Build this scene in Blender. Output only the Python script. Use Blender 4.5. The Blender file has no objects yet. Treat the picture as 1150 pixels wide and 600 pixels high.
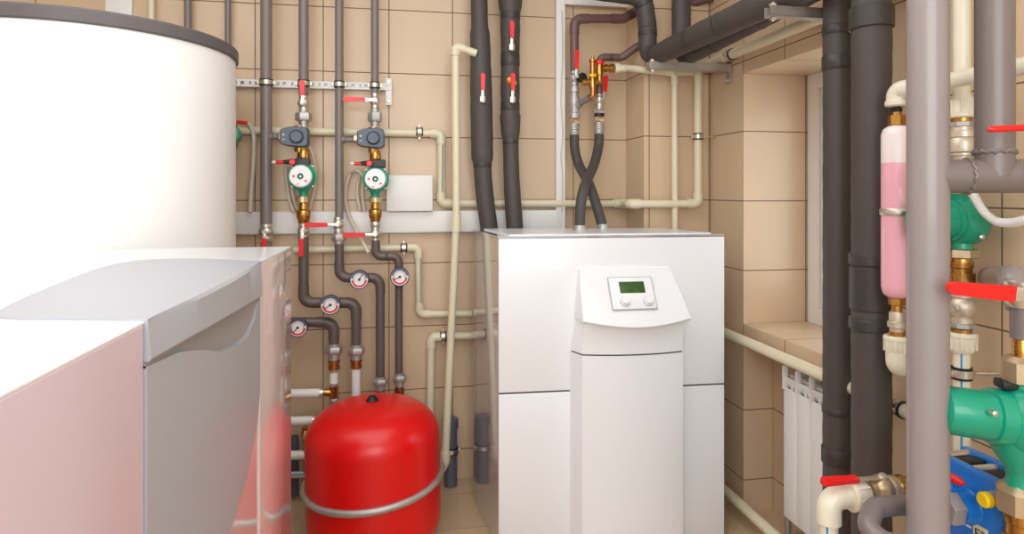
import bpy, bmesh, math, random
from mathutils import Vector, Matrix
random.seed(4)
col = bpy.context.scene.collection
F, HZ, H = 720.0, 215.0, 1.37
TH = math.radians(10); CT, ST = math.cos(TH), math.sin(TH)
YB = 3.06      # back wall
XR = 1.446     # right wall

# ---------- measuring: a point of the photo on a known plane ----------
def G(px, py, Y):
    xc = (px-575)/F; d = Y/(CT-ST*xc)
    return Vector((d*(CT*xc+ST), Y, H+(HZ-py)*d/F))
def GX(px, py, X):
    xc = (px-575)/F; d = X/(CT*xc+ST)
    return Vector((X, d*(CT-ST*xc), H+(HZ-py)*d/F))
def V(*a): return Vector(a)
UP = V(0,0,1)

# ---------- materials ----------
def lin(c):
    def f(v):
        v /= 255.0
        return v/12.92 if v <= .04045 else ((v+.055)/1.055)**2.4
    return (f(c[0]), f(c[1]), f(c[2]), 1)
def mat(name, c, rough=.5, metal=0, var=.06, scale=14, coat=0, bump=0, bscale=80, rvar=.05, stretch=(1,1,1), trans=0, sss=0):
    m = bpy.data.materials.new(name); m.use_nodes = True
    n = m.node_tree.nodes; l = m.node_tree.links
    b = n['Principled BSDF']
    tc = n.new('ShaderNodeTexCoord'); mp = n.new('ShaderNodeMapping'); mp.inputs['Scale'].default_value = stretch
    l.new(tc.outputs['Object'], mp.inputs[0])
    nz = n.new('ShaderNodeTexNoise'); nz.inputs['Scale'].default_value = scale; nz.inputs['Detail'].default_value = 4
    l.new(mp.outputs[0], nz.inputs['Vector'])
    mx = n.new('ShaderNodeMix'); mx.data_type = 'RGBA'
    C = lin(c)
    mx.inputs[6].default_value = tuple(max(0, v*(1-var)) for v in C[:3])+(1,)
    mx.inputs[7].default_value = tuple(min(1, v*(1+var)) for v in C[:3])+(1,)
    l.new(nz.outputs['Fac'], mx.inputs[0]); l.new(mx.outputs[2], b.inputs['Base Color'])
    mr = n.new('ShaderNodeMapRange'); mr.inputs[3].default_value = max(0, rough-rvar); mr.inputs[4].default_value = rough+rvar
    l.new(nz.outputs['Fac'], mr.inputs[0]); l.new(mr.outputs[0], b.inputs['Roughness'])
    b.inputs['Metallic'].default_value = metal
    b.inputs['Coat Weight'].default_value = coat; b.inputs['Coat Roughness'].default_value = .06
    if trans: b.inputs['Transmission Weight'].default_value = trans
    if sss:
        b.inputs['Subsurface Weight'].default_value = sss; b.inputs['Subsurface Radius'].default_value = (.05,.03,.03)
    if bump:
        n2 = n.new('ShaderNodeTexNoise'); n2.inputs['Scale'].default_value = bscale; n2.inputs['Detail'].default_value = 3
        l.new(mp.outputs[0], n2.inputs['Vector'])
        bp = n.new('ShaderNodeBump'); bp.inputs['Strength'].default_value = bump; bp.inputs['Distance'].default_value = .004
        l.new(n2.outputs['Fac'], bp.inputs['Height']); l.new(bp.outputs[0], b.inputs['Normal'])
    return m

def tile_mat(name, c, grout, size, ox, oy, oz, rough=.3, var=.1):
    """square ceramic tiles laid on whichever plane the face lies in"""
    m = bpy.data.materials.new(name); m.use_nodes = True
    n = m.node_tree.nodes; l = m.node_tree.links; b = n['Principled BSDF']
    geo = n.new('ShaderNodeNewGeometry')
    sp = n.new('ShaderNodeSeparateXYZ'); l.new(geo.outputs['Position'], sp.inputs[0])
    sn = n.new('ShaderNodeSeparateXYZ'); l.new(geo.outputs['True Normal'], sn.inputs[0])
    def M(op, a, b_=None, c_=None):
        x = n.new('ShaderNodeMath'); x.operation = op
        for i, v in enumerate((a, b_, c_)):
            if v is None: continue
            if isinstance(v, (int, float)): x.inputs[i].default_value = v
            else: l.new(v, x.inputs[i])
        return x.outputs[0]
    w = .0022
    def line(o, off, nrm):
        q = M('DIVIDE', M('SUBTRACT', o, off), size)
        f = M('FLOORED_MODULO', q, 1.0)
        dist = M('MULTIPLY', M('MINIMUM', f, M('SUBTRACT', 1.0, f)), size)
        hit = M('LESS_THAN', dist, w)
        inplane = M('LESS_THAN', M('ABSOLUTE', nrm), .7)
        return M('MULTIPLY', hit, inplane), M('FLOOR', q)
    lx, ix = line(sp.outputs[0], ox, sn.outputs[0]); ly, iy = line(sp.outputs[1], oy, sn.outputs[1]); lz, iz = line(sp.outputs[2], oz, sn.outputs[2])
    mask = M('MAXIMUM', M('MAXIMUM', lx, ly), lz)
    cmb = n.new('ShaderNodeCombineXYZ'); l.new(ix, cmb.inputs[0]); l.new(iy, cmb.inputs[1]); l.new(iz, cmb.inputs[2])
    wn = n.new('ShaderNodeTexWhiteNoise'); l.new(cmb.outputs[0], wn.inputs['Vector'])
    mp = n.new('ShaderNodeMapping'); mp.inputs['Scale'].default_value = (3, 3, 1.2); l.new(geo.outputs['Position'], mp.inputs[0])
    nz = n.new('ShaderNodeTexNoise'); nz.inputs['Scale'].default_value = 2.2; nz.inputs['Detail'].default_value = 5; l.new(mp.outputs[0], nz.inputs['Vector'])
    nf = n.new('ShaderNodeTexNoise'); nf.inputs['Scale'].default_value = 60; nf.inputs['Detail'].default_value = 2; l.new(geo.outputs['Position'], nf.inputs['Vector'])
    fac = M('ADD', M('ADD', M('MULTIPLY', nz.outputs['Fac'], .8), M('MULTIPLY', nf.outputs['Fac'], .12)), M('MULTIPLY', wn.outputs['Value'], .12))
    mx = n.new('ShaderNodeMix'); mx.data_type = 'RGBA'; C = lin(c)
    mx.inputs[6].default_value = tuple(v*(1-var) for v in C[:3])+(1,); mx.inputs[7].default_value = tuple(min(1, v*(1+var)) for v in C[:3])+(1,)
    l.new(fac, mx.inputs[0])
    m2 = n.new('ShaderNodeMix'); m2.data_type = 'RGBA'; l.new(mask, m2.inputs[0]); l.new(mx.outputs[2], m2.inputs[6]); m2.inputs[7].default_value = lin(grout)
    l.new(m2.outputs[2], b.inputs['Base Color'])
    l.new(M('ADD', M('MULTIPLY', mask, .5), rough), b.inputs['Roughness'])
    bp = n.new('ShaderNodeBump'); bp.inputs['Strength'].default_value = .35; bp.inputs['Distance'].default_value = .002
    l.new(M('SUBTRACT', 1.0, mask), bp.inputs['Height']); l.new(bp.outputs[0], b.inputs['Normal'])
    return m

TILE = tile_mat('beige_wall_tile', (214,187,155), (118,94,70), .2975, -.046, 2.52, .139)
FTILE = tile_mat('beige_floor_tile', (200,174,140), (158,132,102), .3, .1, .2, 0, rough=.22)
PLASTER = mat('white_plaster', (240,238,234), .7)
GREYP = mat('grey_paint', (122,112,108), .38, var=.08, scale=6, coat=.15, bump=.08)
GREYL = mat('light_grey_paint', (150,140,138), .33, var=.08, scale=5, coat=.25, bump=.1, bscale=50)
GREYD = mat('dark_brown_grey_paint', (96,84,80), .4, var=.08, scale=6, coat=.1, bump=.08)
BROWNP = mat('brown_plastic_pipe', (112,84,80), .4, coat=.1)
FOAM = mat('black_foam_insulation', (76,69,66), .55, var=.15, bump=.25, bscale=120)
TAPE = mat('black_tape', (62,57,55), .42, bump=.1)
PPR = mat('cream_plastic_pipe', (226,218,188), .35, coat=.1, var=.04)
PPRL = mat('pale_cream_plastic', (236,230,208), .32, coat=.2, var=.04)
STRIPE = mat('blue_stripe', (60,150,200), .5)
PALEBL = mat('pale_blue_stripe', (150,170,160), .5)
WHITEP = mat('white_plastic', (238,236,232), .35, var=.02)
CHROME = mat('nickel_metal', (218,212,200), .34, .9, var=.12, scale=60, rvar=.1)
NICK = mat('satin_nickel', (216,204,186), .42, .65, var=.12, scale=60, rvar=.1)
GALV = mat('galvanised_metal', (188,186,182), .5, .75, var=.2, scale=40, rvar=.1, bump=.1)
BRASS = mat('brass', (200,150,80), .28, 1, var=.15, scale=50, rvar=.08)
COPPER = mat('copper', (186,132,80), .32, 1, var=.15, scale=40)
PALEBR = mat('pale_bronze', (208,184,150), .38, .75, var=.1, scale=50, bump=.1)
RED = mat('red_handle_plastic', (226,24,22), .35, coat=.2, var=.03)
REDEN = mat('red_enamel', (224,0,0), .32, coat=.08, var=.05, scale=3, bump=.03, bscale=12)
GREEN = mat('green_pump_paint', (12,156,122), .35, coat=.3, var=.06)
DGREEN = mat('dark_green', (10,80,62), .5)
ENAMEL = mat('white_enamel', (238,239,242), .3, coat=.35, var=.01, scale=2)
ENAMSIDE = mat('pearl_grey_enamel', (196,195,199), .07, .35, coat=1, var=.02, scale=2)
PANEL = mat('reflection_tinted_white_gloss', (232,212,213), .12, coat=.7, var=.02, scale=2)  # white panel; pink of a reflection mixed into the base colour
PANELN = mat('reflection_tinted_white_satin', (220,197,206), .38, coat=.12, var=.02, scale=2)  # near white panel, its pinkish reflection painted as an even tint
TANKW = mat('white_tank_jacket', (242,241,238), .5, var=.02, scale=3, bump=.04, bscale=8)
LID = mat('dark_grey_lid', (96,90,90), .55, var=.1, bump=.1)
SILV = mat('silver_grey_plastic', (178,180,187), .42, .1, var=.02, scale=3, coat=.1)
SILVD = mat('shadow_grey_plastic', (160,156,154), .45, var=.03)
GASK = mat('dark_seam', (70,70,72), .8)
BLACK = mat('black_rubber', (30,29,30), .5)
STEEL = mat('steel_strut', (186,178,168), .42, .7, var=.15, scale=30)
SLATE = mat('slate_blue_plastic', (78,87,100), .42, var=.06, coat=.1)
SLATED = mat('dark_slate_plastic', (48,62,88), .4)
DARKG = mat('dark_grey_plastic', (70,66,66), .5)
BLUE = mat('blue_painted_steel', (22,118,205), .35, coat=.25, var=.05)
NAVY = mat('navy_bezel', (44,48,92), .4)
YEL = mat('yellow_plastic', (245,205,20), .4)
SCREEN = mat('green_display', (58,92,44), .25, var=.35, scale=60)
PINK = mat('pink_gel_plastic', (247,182,196), .25, coat=.6, var=.08, scale=6, sss=.15)
MILK = mat('milky_plastic', (246,232,230), .25, coat=.6, var=.03, sss=.15)
HOSE = mat('pale_hose', (212,198,178), .45)
LABELM = mat('cream_paper', (232,222,180), .6)
DIAL = mat('white_dial', (242,240,238), .3)
WASTE = mat('slate_grey_waste_pipe', (96,98,108), .4)
RADI = mat('white_radiator_enamel', (244,243,240), .5, coat=0, var=.01)
def glass_mat():
    m = bpy.data.materials.new('window_glass'); m.use_nodes = True
    b = m.node_tree.nodes['Principled BSDF']; b.inputs['Transmission Weight'].default_value = 1; b.inputs['Roughness'].default_value = .02; b.inputs['IOR'].default_value = 1.1
    return m
GLASS = glass_mat()

# ---------- mesh building ----------
def frame(t):
    t = t.normalized(); a = UP if abs(t.z) < .9 else V(1,0,0)
    u = a.cross(t).normalized(); return u, t.cross(u).normalized()
class MB:
    def __init__(s): s.bm = bmesh.new()
    def rings(s, rings, cap=True, close=False):
        vs = [[s.bm.verts.new(p) for p in r] for r in rings]
        n = len(vs[0]); m = len(vs)
        for i in range(m if close else m-1):
            a, b = vs[i], vs[(i+1) % m]
            for j in range(n):
                k = (j+1) % n
                try: s.bm.faces.new((a[j], a[k], b[k], b[j]))
                except ValueError: pass
        if cap and not close:
            s.bm.faces.new(list(reversed(vs[0]))); s.bm.faces.new(vs[-1])
        return s
    def lathe(s, p, d, prof, seg=24, rot=0):
        """prof: (distance along d, radius)"""
        d = d.normalized(); u, v = frame(d)
        R = []
        for t, r in prof:
            r = max(r, 1e-4)
            R.append([p+d*t+(u*math.cos(a)+v*math.sin(a))*r for a in [rot+2*math.pi*i/seg for i in range(seg)]])
        return s.rings(R)
    def cyl(s, a, b, r, seg=24, r2=None, rot=0):
        return s.lathe(a, b-a, [(0, r), ((b-a).length, r if r2 is None else r2)], seg, rot)
    def hexn(s, p, d, t0, t1, r, seg=6):
        c = min(.12*r, (t1-t0)*.3)
        return s.lathe(p, d, [(t0, r*.9), (t0+c, r), (t1-c, r), (t1, r*.9)], seg, rot=.3)
    def sweep(s, pts, rad, seg=20, cap=True):
        R = []; n = len(pts); u = None
        for i, p in enumerate(pts):
            t = (pts[min(i+1, n-1)]-pts[max(i-1, 0)]).normalized()
            if u is None: u, v = frame(t)
            else:
                u = (u-t*u.dot(t)).normalized(); v = t.cross(u)
            r = rad(i/(n-1), i) if callable(rad) else rad
            R.append([p+(u*math.cos(a)+v*math.sin(a))*r for a in [2*math.pi*j/seg for j in range(seg)]])
        return s.rings(R, cap)
    def ring(s, c, ax, R, r, seg=36, rs=10, squash=1):
        u, v = frame(ax); a = ax.normalized(); L = []
        for i in range(seg):
            t = 2*math.pi*i/seg; o = u*math.cos(t)+v*math.sin(t)
            L.append([c+o*(R+r*math.cos(q))+a*(r*squash*math.sin(q)) for q in [2*math.pi*j/rs for j in range(rs)]])
        return s.rings(L, close=True)
    def box(s, c, size, ax=None, bev=0):
        """ax: three axis vectors"""
        X, Y, Z = ax if ax else (V(1,0,0), V(0,1,0), UP)
        t = bmesh.new(); bmesh.ops.create_cube(t, size=1)
        for q in t.verts: q.co = Vector((q.co.x*size[0], q.co.y*size[1], q.co.z*size[2]))
        if bev: bmesh.ops.bevel(t, geom=t.edges[:], offset=bev, segments=3, affect='EDGES', profile=.5)
        mp = {}
        for q in t.verts: mp[q] = s.bm.verts.new(c+X*q.co.x+Y*q.co.y+Z*q.co.z)
        for f in t.faces: s.bm.faces.new([mp[q] for q in f.verts])
        t.free(); return s
    def b2(s, lo, hi, bev=0):
        lo = Vector(lo); hi = Vector(hi)
        return s.box((lo+hi)/2, hi-lo, bev=bev)
    def prism(s, poly, ext, cap=True):
        """poly: list of points, ext: vector"""
        return s.rings([poly, [p+ext for p in poly]], cap)
    def face(s, pts): s.bm.faces.new([s.bm.verts.new(p) for p in pts]); return s

def fillet(pts, r, n=8):
    out = [pts[0]]
    for i in range(1, len(pts)-1):
        p = pts[i]; a = pts[i-1]-p; b = pts[i+1]-p
        la, lb = a.length, b.length; a.normalize(); b.normalize()
        ang = a.angle(b)
        if ang > 3.05: out.append(p); continue
        rr = r[i-1] if isinstance(r, (list, tuple)) else r
        d = min(rr/math.tan(ang/2), la*.49, lb*.49)
        A = p+a*d; B = p+b*d
        R = d*math.tan(ang/2); bis = (a+b).normalized(); c = p+bis*(R/math.sin(ang/2))
        va = A-c; vb = B-c; ax = va.cross(vb).normalized(); tot = va.angle(vb)
        for k in range(n+1): out.append(c+Matrix.Rotation(tot*k/n, 3, ax) @ va)
    out.append(pts[-1]); return out
def smooth(pts, n=8):
    out = []; P = [pts[0]]+list(pts)+[pts[-1]]
    for i in range(1, len(P)-2):
        for k in range(n):
            t = k/n; a, b, c, d = P[i-1], P[i], P[i+1], P[i+2]
            out.append(.5*((2*b)+(c-a)*t+(2*a-5*b+4*c-d)*t*t+(3*b-a-3*c+d)*t**3))
    out.append(pts[-1]); return out
def dense(pts, step=.02):
    out = [pts[0]]
    for a, b in zip(pts, pts[1:]):
        n = max(1, int((b-a).length/step))
        for k in range(1, n+1): out.append(a.lerp(b, k/n))
    return out

def link(name, mb, m, origin, parent=None, flat=False):
    bm = mb.bm; bmesh.ops.recalc_face_normals(bm, faces=bm.faces[:])
    for v in bm.verts: v.co -= origin
    me = bpy.data.meshes.new(name); bm.to_mesh(me); bm.free()
    me.materials.append(m)
    if not flat:
        for p in me.polygons: p.use_smooth = True
        me.set_sharp_from_angle(angle=math.radians(38))
    o = bpy.data.objects.new(name, me); col.objects.link(o)
    if parent: o.parent = parent
    else: o.location = origin
    return o
GRP = {'pipe_clamp':'pipe clamps','ball_valve':'ball valves','circulation_pump':'green circulation pumps','mixing_valve':'mixing valves over the green pumps','pressure_gauge':'round gauges on the brown pipes','riser_pipe':'riser pipes on the back wall','insulated_pipe':'black insulated pipes','insulated_valve':'red handled valves on insulated pipes','pipe_union':'pipe unions','pipe_fitting':'brass and metal pipe fittings','flange_valve':'flange valves over the green pumps','flexible_hose':'crossing hoses','strut_bracket':'strut brackets on the right wall','cable':'pale cables on the back wall','cable_trunking':'white cable trunking','crimp_sleeve':'crimp sleeves on the hoses','pipe':'plain pipes'}
class Thing:
    def __init__(s, name, label, cat, loc, group=None):
        s.o = bpy.data.objects.new(name, None); s.o.empty_display_size = .05; col.objects.link(s.o)
        s.loc = Vector(loc); s.o.location = s.loc; s.o['label'] = label; s.o['category'] = cat
        group = group or GRP.get(name)
        if group: s.o['group'] = group
    def part(s, name, mb, m, parent=None, label=None, flat=False):
        o = link(name, mb, m, s.loc, parent or s.o, flat)
        if label: o['label'] = label
        return o
def single(name, mb, m, label, cat, group=None, flat=False):
    vs = [v.co for v in mb.bm.verts]
    lo = Vector([min(v[i] for v in vs) for i in range(3)]); hi = Vector([max(v[i] for v in vs) for i in range(3)])
    o = link(name, mb, m, V((lo.x+hi.x)/2, (lo.y+hi.y)/2, lo.z), None, flat)
    o['label'] = label; o['category'] = cat
    group = group or GRP.get(name)
    if group: o['group'] = group
    return o
def struct(name, mb, m):
    o = link(name, mb, m, V(0,0,0), None, True); o['kind'] = 'structure'; return o

# ================= THE ROOM =================
struct('floor', MB().b2((-2.4,-1.6,-.1), (1.9,3.3,0)), FTILE)
struct('ceiling', MB().b2((-2.4,-1.6,2.75), (1.9,3.3,2.85)), PLASTER)
BX, BY = 1.118, 2.82
struct('wall_back', MB().b2((-2.4,YB,0), (BX,3.3,2.75)).b2((BX,BY,0), (XR,3.3,2.75)), TILE)
struct('wall_left', MB().b2((-2.5,-1.6,0), (-2.4,3.3,2.75)), TILE)
NY0, NY1 = 1.75, 2.52
w = MB()
w.b2((XR,NY1,0), (1.9,3.3,2.75)); w.b2((XR,-1.6,0), (1.9,NY0,2.75)); w.b2((XR,NY0,1.872), (1.9,NY1,2.75))
w.b2((1.583,NY0,0), (1.9,NY1,.725))
struct('wall_right', w, TILE)
struct('trim_1', MB().b2((XR,NY0,.725), (1.9,NY1,.805)), TILE)
# window in the deep recess
wf = MB()
for lo, hi in (((1.745,NY1-.075,.805),(1.81,NY1-.006,1.872)), ((1.745,NY0,.805),(1.81,NY0+.07,1.872)), ((1.746,NY0+.07,.805),(1.81,NY1-.075,.872)), ((1.746,NY0+.07,1.805),(1.81,NY1-.075,1.872))): wf.b2(lo, hi)
wo = struct('window_1', wf, WHITEP)
sash = MB()
for lo, hi in (((1.757,NY1-.150,.874),(1.80,NY1-.078,1.803)), ((1.757,NY0+.073,.874),(1.80,NY0+.13,1.803)), ((1.758,NY0+.13,.874),(1.80,NY1-.150,.93)), ((1.758,NY0+.13,1.75),(1.80,NY1-.150,1.803))): sash.b2(lo, hi)
link('sash', sash, WHITEP, V(0,0,0), wo)
link('pane', MB().b2((1.78,NY0+.12,.92), (1.786,NY1-.13,1.76)), GLASS, V(0,0,0), wo)
link('gasket', MB().b2((1.749,NY1-.005,.806), (1.81,NY1-.001,1.871)), GASK, V(0,0,0), wo)

# ================= LEFT: buffer tank =================
tc = V(-1.077, 2.48, 0); zt = 1.37+.5291
T = Thing('buffer_tank', 'tall round white heating buffer tank with a dark grey lid, behind the low white cabinet', 'tank', tc)
T.part('jacket', MB().lathe(tc, UP, [(0.03,.46),(.03,.478),(zt-.045,.478)], 128), TANKW)
T.part('lid', MB().lathe(tc, UP, [(zt-.045,.40),(zt-.045,.483),(zt-.04,.487),(zt-.006,.487),(zt,.481),(zt,.001)], 128), LID)
T.part('base_ring', MB().lathe(tc, UP, [(0,.44),(.03,.44)], 64), DARKG)

# ================= LEFT: cabinet unit with grey cover =================
S = .97; XF = -.327*S; ZT = 1.37-.17*S
def U(x, y, z=None): return V(x*S, y*S, ZT if z is None else 1.37-(1.37-z)*S)
T = Thing('heat_pump_cabinet', 'low wide white glossy heat pump cabinet with silver-grey handle cover, bottom left', 'heat pump', (-.6, 1.2, 0))
b = MB()
Y0c, Y1c, XLc = .42*S, 2.063*S, -1.30
ga, gb = .907*S, 1.60*S     # the cover's span along the front
b.b2((XLc, Y0c, .03), (XF-.006, Y1c, ZT-.004), .004)
T.part('casing', b, ENAMEL)
T.part('plinth', MB().b2((XLc+.02, Y0c+.02, 0), (XF-.03, Y1c-.02, .03)), GASK)
# top sheet with the cover's opening closed by the cover
outl = [(-.327,.907),(-.44,.935),(-.532,.968),(-.575,1.10),(-.60,1.236),(-.628,1.40),(-.643,1.526),(-.642,1.62),(-.62,1.69),(-.56,1.712),(-.47,1.70),(-.327,1.615)]
T.part('top_sheet', MB().b2((XLc, Y0c, ZT-.004), (XF-.0006, Y1c, ZT), .001), ENAMEL)
fp = MB()
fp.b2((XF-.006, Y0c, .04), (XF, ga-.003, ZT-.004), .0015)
T.part('front_panel', fp, PANELN, label='glossy white near front panel with a pink reflection tinted in')
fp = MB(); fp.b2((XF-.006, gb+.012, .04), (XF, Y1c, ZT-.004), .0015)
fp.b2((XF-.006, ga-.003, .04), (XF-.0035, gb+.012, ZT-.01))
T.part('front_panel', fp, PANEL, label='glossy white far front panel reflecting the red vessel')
top = [U(x, y, None)+V(.004 if i in (0, len(outl)-1) else 0, 0, 0) for i, (x, y) in enumerate(outl)]
top = top[:1]+smooth(top[1:-1], 5)+top[-1:]
T.part('cover_top', MB().prism([p-V(0,0,.002) for p in top], V(0,0,.005)), SILV)
# lip band: slightly bowed outwards
n = 26; rings = []
for i in range(n+1):
    t = i/n; y = ga+(gb-ga)*t; bow = .004+.012*math.sin(math.pi*t)
    zb = 1.37-(1.37-(1.147-.027*t+.006*math.sin(math.pi*t)))*S
    x0 = XF; z1 = ZT+.003
    rings.append([V(x0-.02,y,z1), V(x0+bow*.6,y,z1), V(x0+bow,y,z1-.005), V(x0+bow+.004,y,zb+.004), V(x0+bow+.001,y,zb), V(x0-.02,y,zb+.001)])
T.part('handle_lip', MB().rings(rings), SILV)
# lower grey cover with scooped top edge and curved bottom edge
def scoop(t):   # top edge height of lower cover along t
    K = [(0,1.143),(.16,1.135),(.30,1.114),(.45,1.085),(.62,1.066),(.78,1.063),(.88,1.082),(.95,1.11),(1,1.118)]
    for (a, za), (b_, zb) in zip(K, K[1:]):
        if t <= b_: return za+(zb-za)*(t-a)/(b_-a)
    return K[-1][1]
def bott(t):
    K = [(0,.60),(.2,.66),(.42,.70),(.6,.735),(.75,.765),(.88,.80),(.96,.84),(1,.90)]
    for (a, za), (b_, zb) in zip(K, K[1:]):
        if t <= b_: return za+(zb-za)*(t-a)/(b_-a)
    return K[-1][1]
zz = lambda z: 1.37-(1.37-z)*S
rings = []; n = 40
for i in range(n+1):
    t = i/n; y = ga+(gb-ga)*t; bow = .003+.011*math.sin(math.pi*t)
    a = zz(scoop(t)); c = zz(bott(t)); r = [V(XF-.004,y,a)]
    for k in range(9): r.append(V(XF+bow*(1-.0*k), y, a-.002+(c-a+.004)*k/8))
    r.append(V(XF-.004,y,c)); rings.append(r)
T.part('lower_cover', MB().rings(rings), SILV)
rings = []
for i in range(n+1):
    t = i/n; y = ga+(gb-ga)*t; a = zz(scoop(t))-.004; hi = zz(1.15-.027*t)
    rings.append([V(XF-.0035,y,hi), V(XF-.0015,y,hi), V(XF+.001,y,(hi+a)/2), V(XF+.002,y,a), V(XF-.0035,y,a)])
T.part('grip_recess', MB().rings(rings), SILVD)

# ================= CENTRE: heat pump =================
P0 = V(.371, 2.397, 0); dl = math.radians(2)
eu = V(math.cos(dl), -math.sin(dl), 0); ev = V(math.sin(dl)*-1, -math.cos(dl), 0)  # ev points out of the front
def L(u, v, z): return P0+eu*u+ev*v+UP*z
Wp, Dp, Tp = .9026, .45, 1.2
AX = (eu, -ev, UP)
T = Thing('heat_pump', 'large white upright heat pump with curved front column and small green display', 'heat pump', L(Wp/2, -Dp/2, 0))
FL, FR, BR_, BL_ = L(0,0,0), L(Wp,0,0), V(1.222,2.76,0), V(.328,2.85,0)
def quad(e, z0, z1):      # the cabinet's plan, inset by e
    c = (FL+FR+BR_+BL_)/4
    return MB().prism([p+(c-p).normalized()*e+UP*z0 for p in (FL,FR,BR_,BL_)], UP*(z1-z0))
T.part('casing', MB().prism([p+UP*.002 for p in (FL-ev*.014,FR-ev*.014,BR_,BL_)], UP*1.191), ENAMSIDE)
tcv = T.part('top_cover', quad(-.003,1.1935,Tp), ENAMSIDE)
T.part('cover_inset', quad(.05,Tp,Tp+.005), ENAMEL, tcv)
seam = .604
T.part('upper_panel', MB().box(L(Wp/2, -.005, (seam+1.193)/2), (Wp, .018, 1.193-seam-.006), AX, .003), ENAMEL)
T.part('lower_panel', MB().box(L(Wp/2, -.005, (seam+.002)/2), (Wp, .018, seam-.008), AX, .003), ENAMEL)
T.part('panel_gap', MB().box(L(Wp/2, -.0075, seam-.001), (Wp-.004, .014, .012), AX), GASK)

uc0, uc1 = .300, .700
def plan(u0, u1, vb, bow, n=18):
    out = []
    for i in range(n+1):
        t = i/n; out.append((u0+(u1-u0)*t, vb+bow*math.sin(math.pi*t)**.8))
    return out
def column(z0, z1, u0, u1, vb, bow, ch=.03):
    pl = [(u0-ch, 0)]+plan(u0, u1, vb, bow)+[(u1+.004, 0)]
    mb = MB(); mb.prism([L(u, v, z0) for u, v in pl], UP*(z1-z0)); return mb
T.part('column_cover', column(.02, .756, uc0+.005, uc1, .075, .028), ENAMEL)
# neck flaring to the control head
def sect(z, u0, u1, vb, bow, ch): return [L(u, v, z) for u, v in [(u0-ch, 0)]+plan(u0, u1, vb, bow)+[(u1+.004, 0)]]
T.part('neck', MB().rings([sect(.762,uc0+.005,uc1,.075,.028,.03), sect(.79,uc0+.006,uc1,.076,.028,.028), sect(.84,uc0+.008,uc1,.082,.03,.02), sect(.875,uc0+.01,uc1+.004,.095,.034,.014), sect(.92,uc0+.01,uc1+.004,.08,.03,.01)]), ENAMEL)
T.part('seam', MB().rings([sect(.755,uc0+.008,uc1-.003,.072,.027,.028), sect(.763,uc0+.008,uc1-.003,.072,.027,.028)]), GASK)
# control head: sloping shield
rows = [(1.075, .006, .315, .668, 0), (1.072, .016, .312, .672, .001), (1.03, .034, .308, .682, .006), (.97, .072, .303, .698, .014), (.92, .103, .300, .708, .022), (.893, .118, .299, .714, .026)]
hd = MB(); R = []; n = 20
for z, v, u0, u1, bow in rows:
    front = []
    for i in range(n+1):
        t = i/n; s_ = math.sin(math.pi*t)
        front.append(L(u0+(u1-u0)*t, v+bow*s_, z-(.022*s_ if z < .95 else .0)*(1 if z < .9 else .5)))
    R.append([L(u0-.006, 0, z)]+front+[L(u1+.006, 0, z)])
u0, u1 = .300, .713
R.append([L(u0-.006,0,.885)]+[L(u0+(u1-u0)*i/n, .112+.024*math.sin(math.pi*i/n), .885-.022*math.sin(math.pi*i/n)) for i in range(n+1)]+[L(u1+.006,0,.885)])
hd.rings(R); head = T.part('control_head', hd, ENAMEL)
# panel on the sloping face
sl = (L(.5,.103,.92)-L(.5,.034,1.03)).normalized()   # downwards along the slope
ns = eu.cross(sl).normalized()
if ns.dot(ev) < 0: ns = -ns
def HP(u, d): # d: distance down slope from z=1.03
    return L(u,.034,1.03)+sl*d+ns*.018
AXH = (eu, ns, -sl)
T.part('bezel', MB().box(HP(.497,.062), (.168,.006,.128), AXH, .004), ENAMEL, head)
T.part('bezel_frame', MB().box(HP(.497,.062)-ns*.001, (.174,.0045,.133), AXH, .002), SILV, head)
T.part('display', MB().box(HP(.499,.040)+ns*.0035, (.098,.003,.046), AXH, .001), SCREEN, head, label='dark green display')
for u in (.462, .553):
    kb = T.part('knob', MB().lathe(HP(u,.097)+ns*.002, ns, [(0,.019),(.006,.019),(.008,.016),(.018,.0145),(.02,.012),(.02,.001)], 32), ENAMEL, head)
    T.part('knob_ring', MB().ring(HP(u,.097)+ns*.004, ns, .0185, .0018), SILVD, kb)

# ================= pipework helpers =================
YP = 2.93
def pipe(pts, r, m, label, rad=.045, name='pipe', group=None, n=8, sleeves=None, stripe=None):
    """pts: bends are elbow fittings; sleeves adds slightly thicker collars at the bends"""
    P = fillet(pts, rad, n)
    T = Thing(name, label, 'pipe', pts[0], group)
    T.part('tube', MB().sweep(P, r), m)
    if sleeves:
        for i in range(1, len(pts)-1):
            p = pts[i]; a = (pts[i-1]-p); b = (pts[i+1]-p)
            k = min(rad*1.0, a.length*.45, b.length*.45)
            q = fillet([p+a.normalized()*(k+.022), p, p+b.normalized()*(k+.022)], rad, n)
            T.part('elbow', MB().sweep(q, r*sleeves), m)
    if stripe: T.part('stripe', stripe, PALEBL)
    return T
def vpipe(px, y0, y1, Y, r): return [G(px,y0,Y), G(px,y1,Y)]

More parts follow.
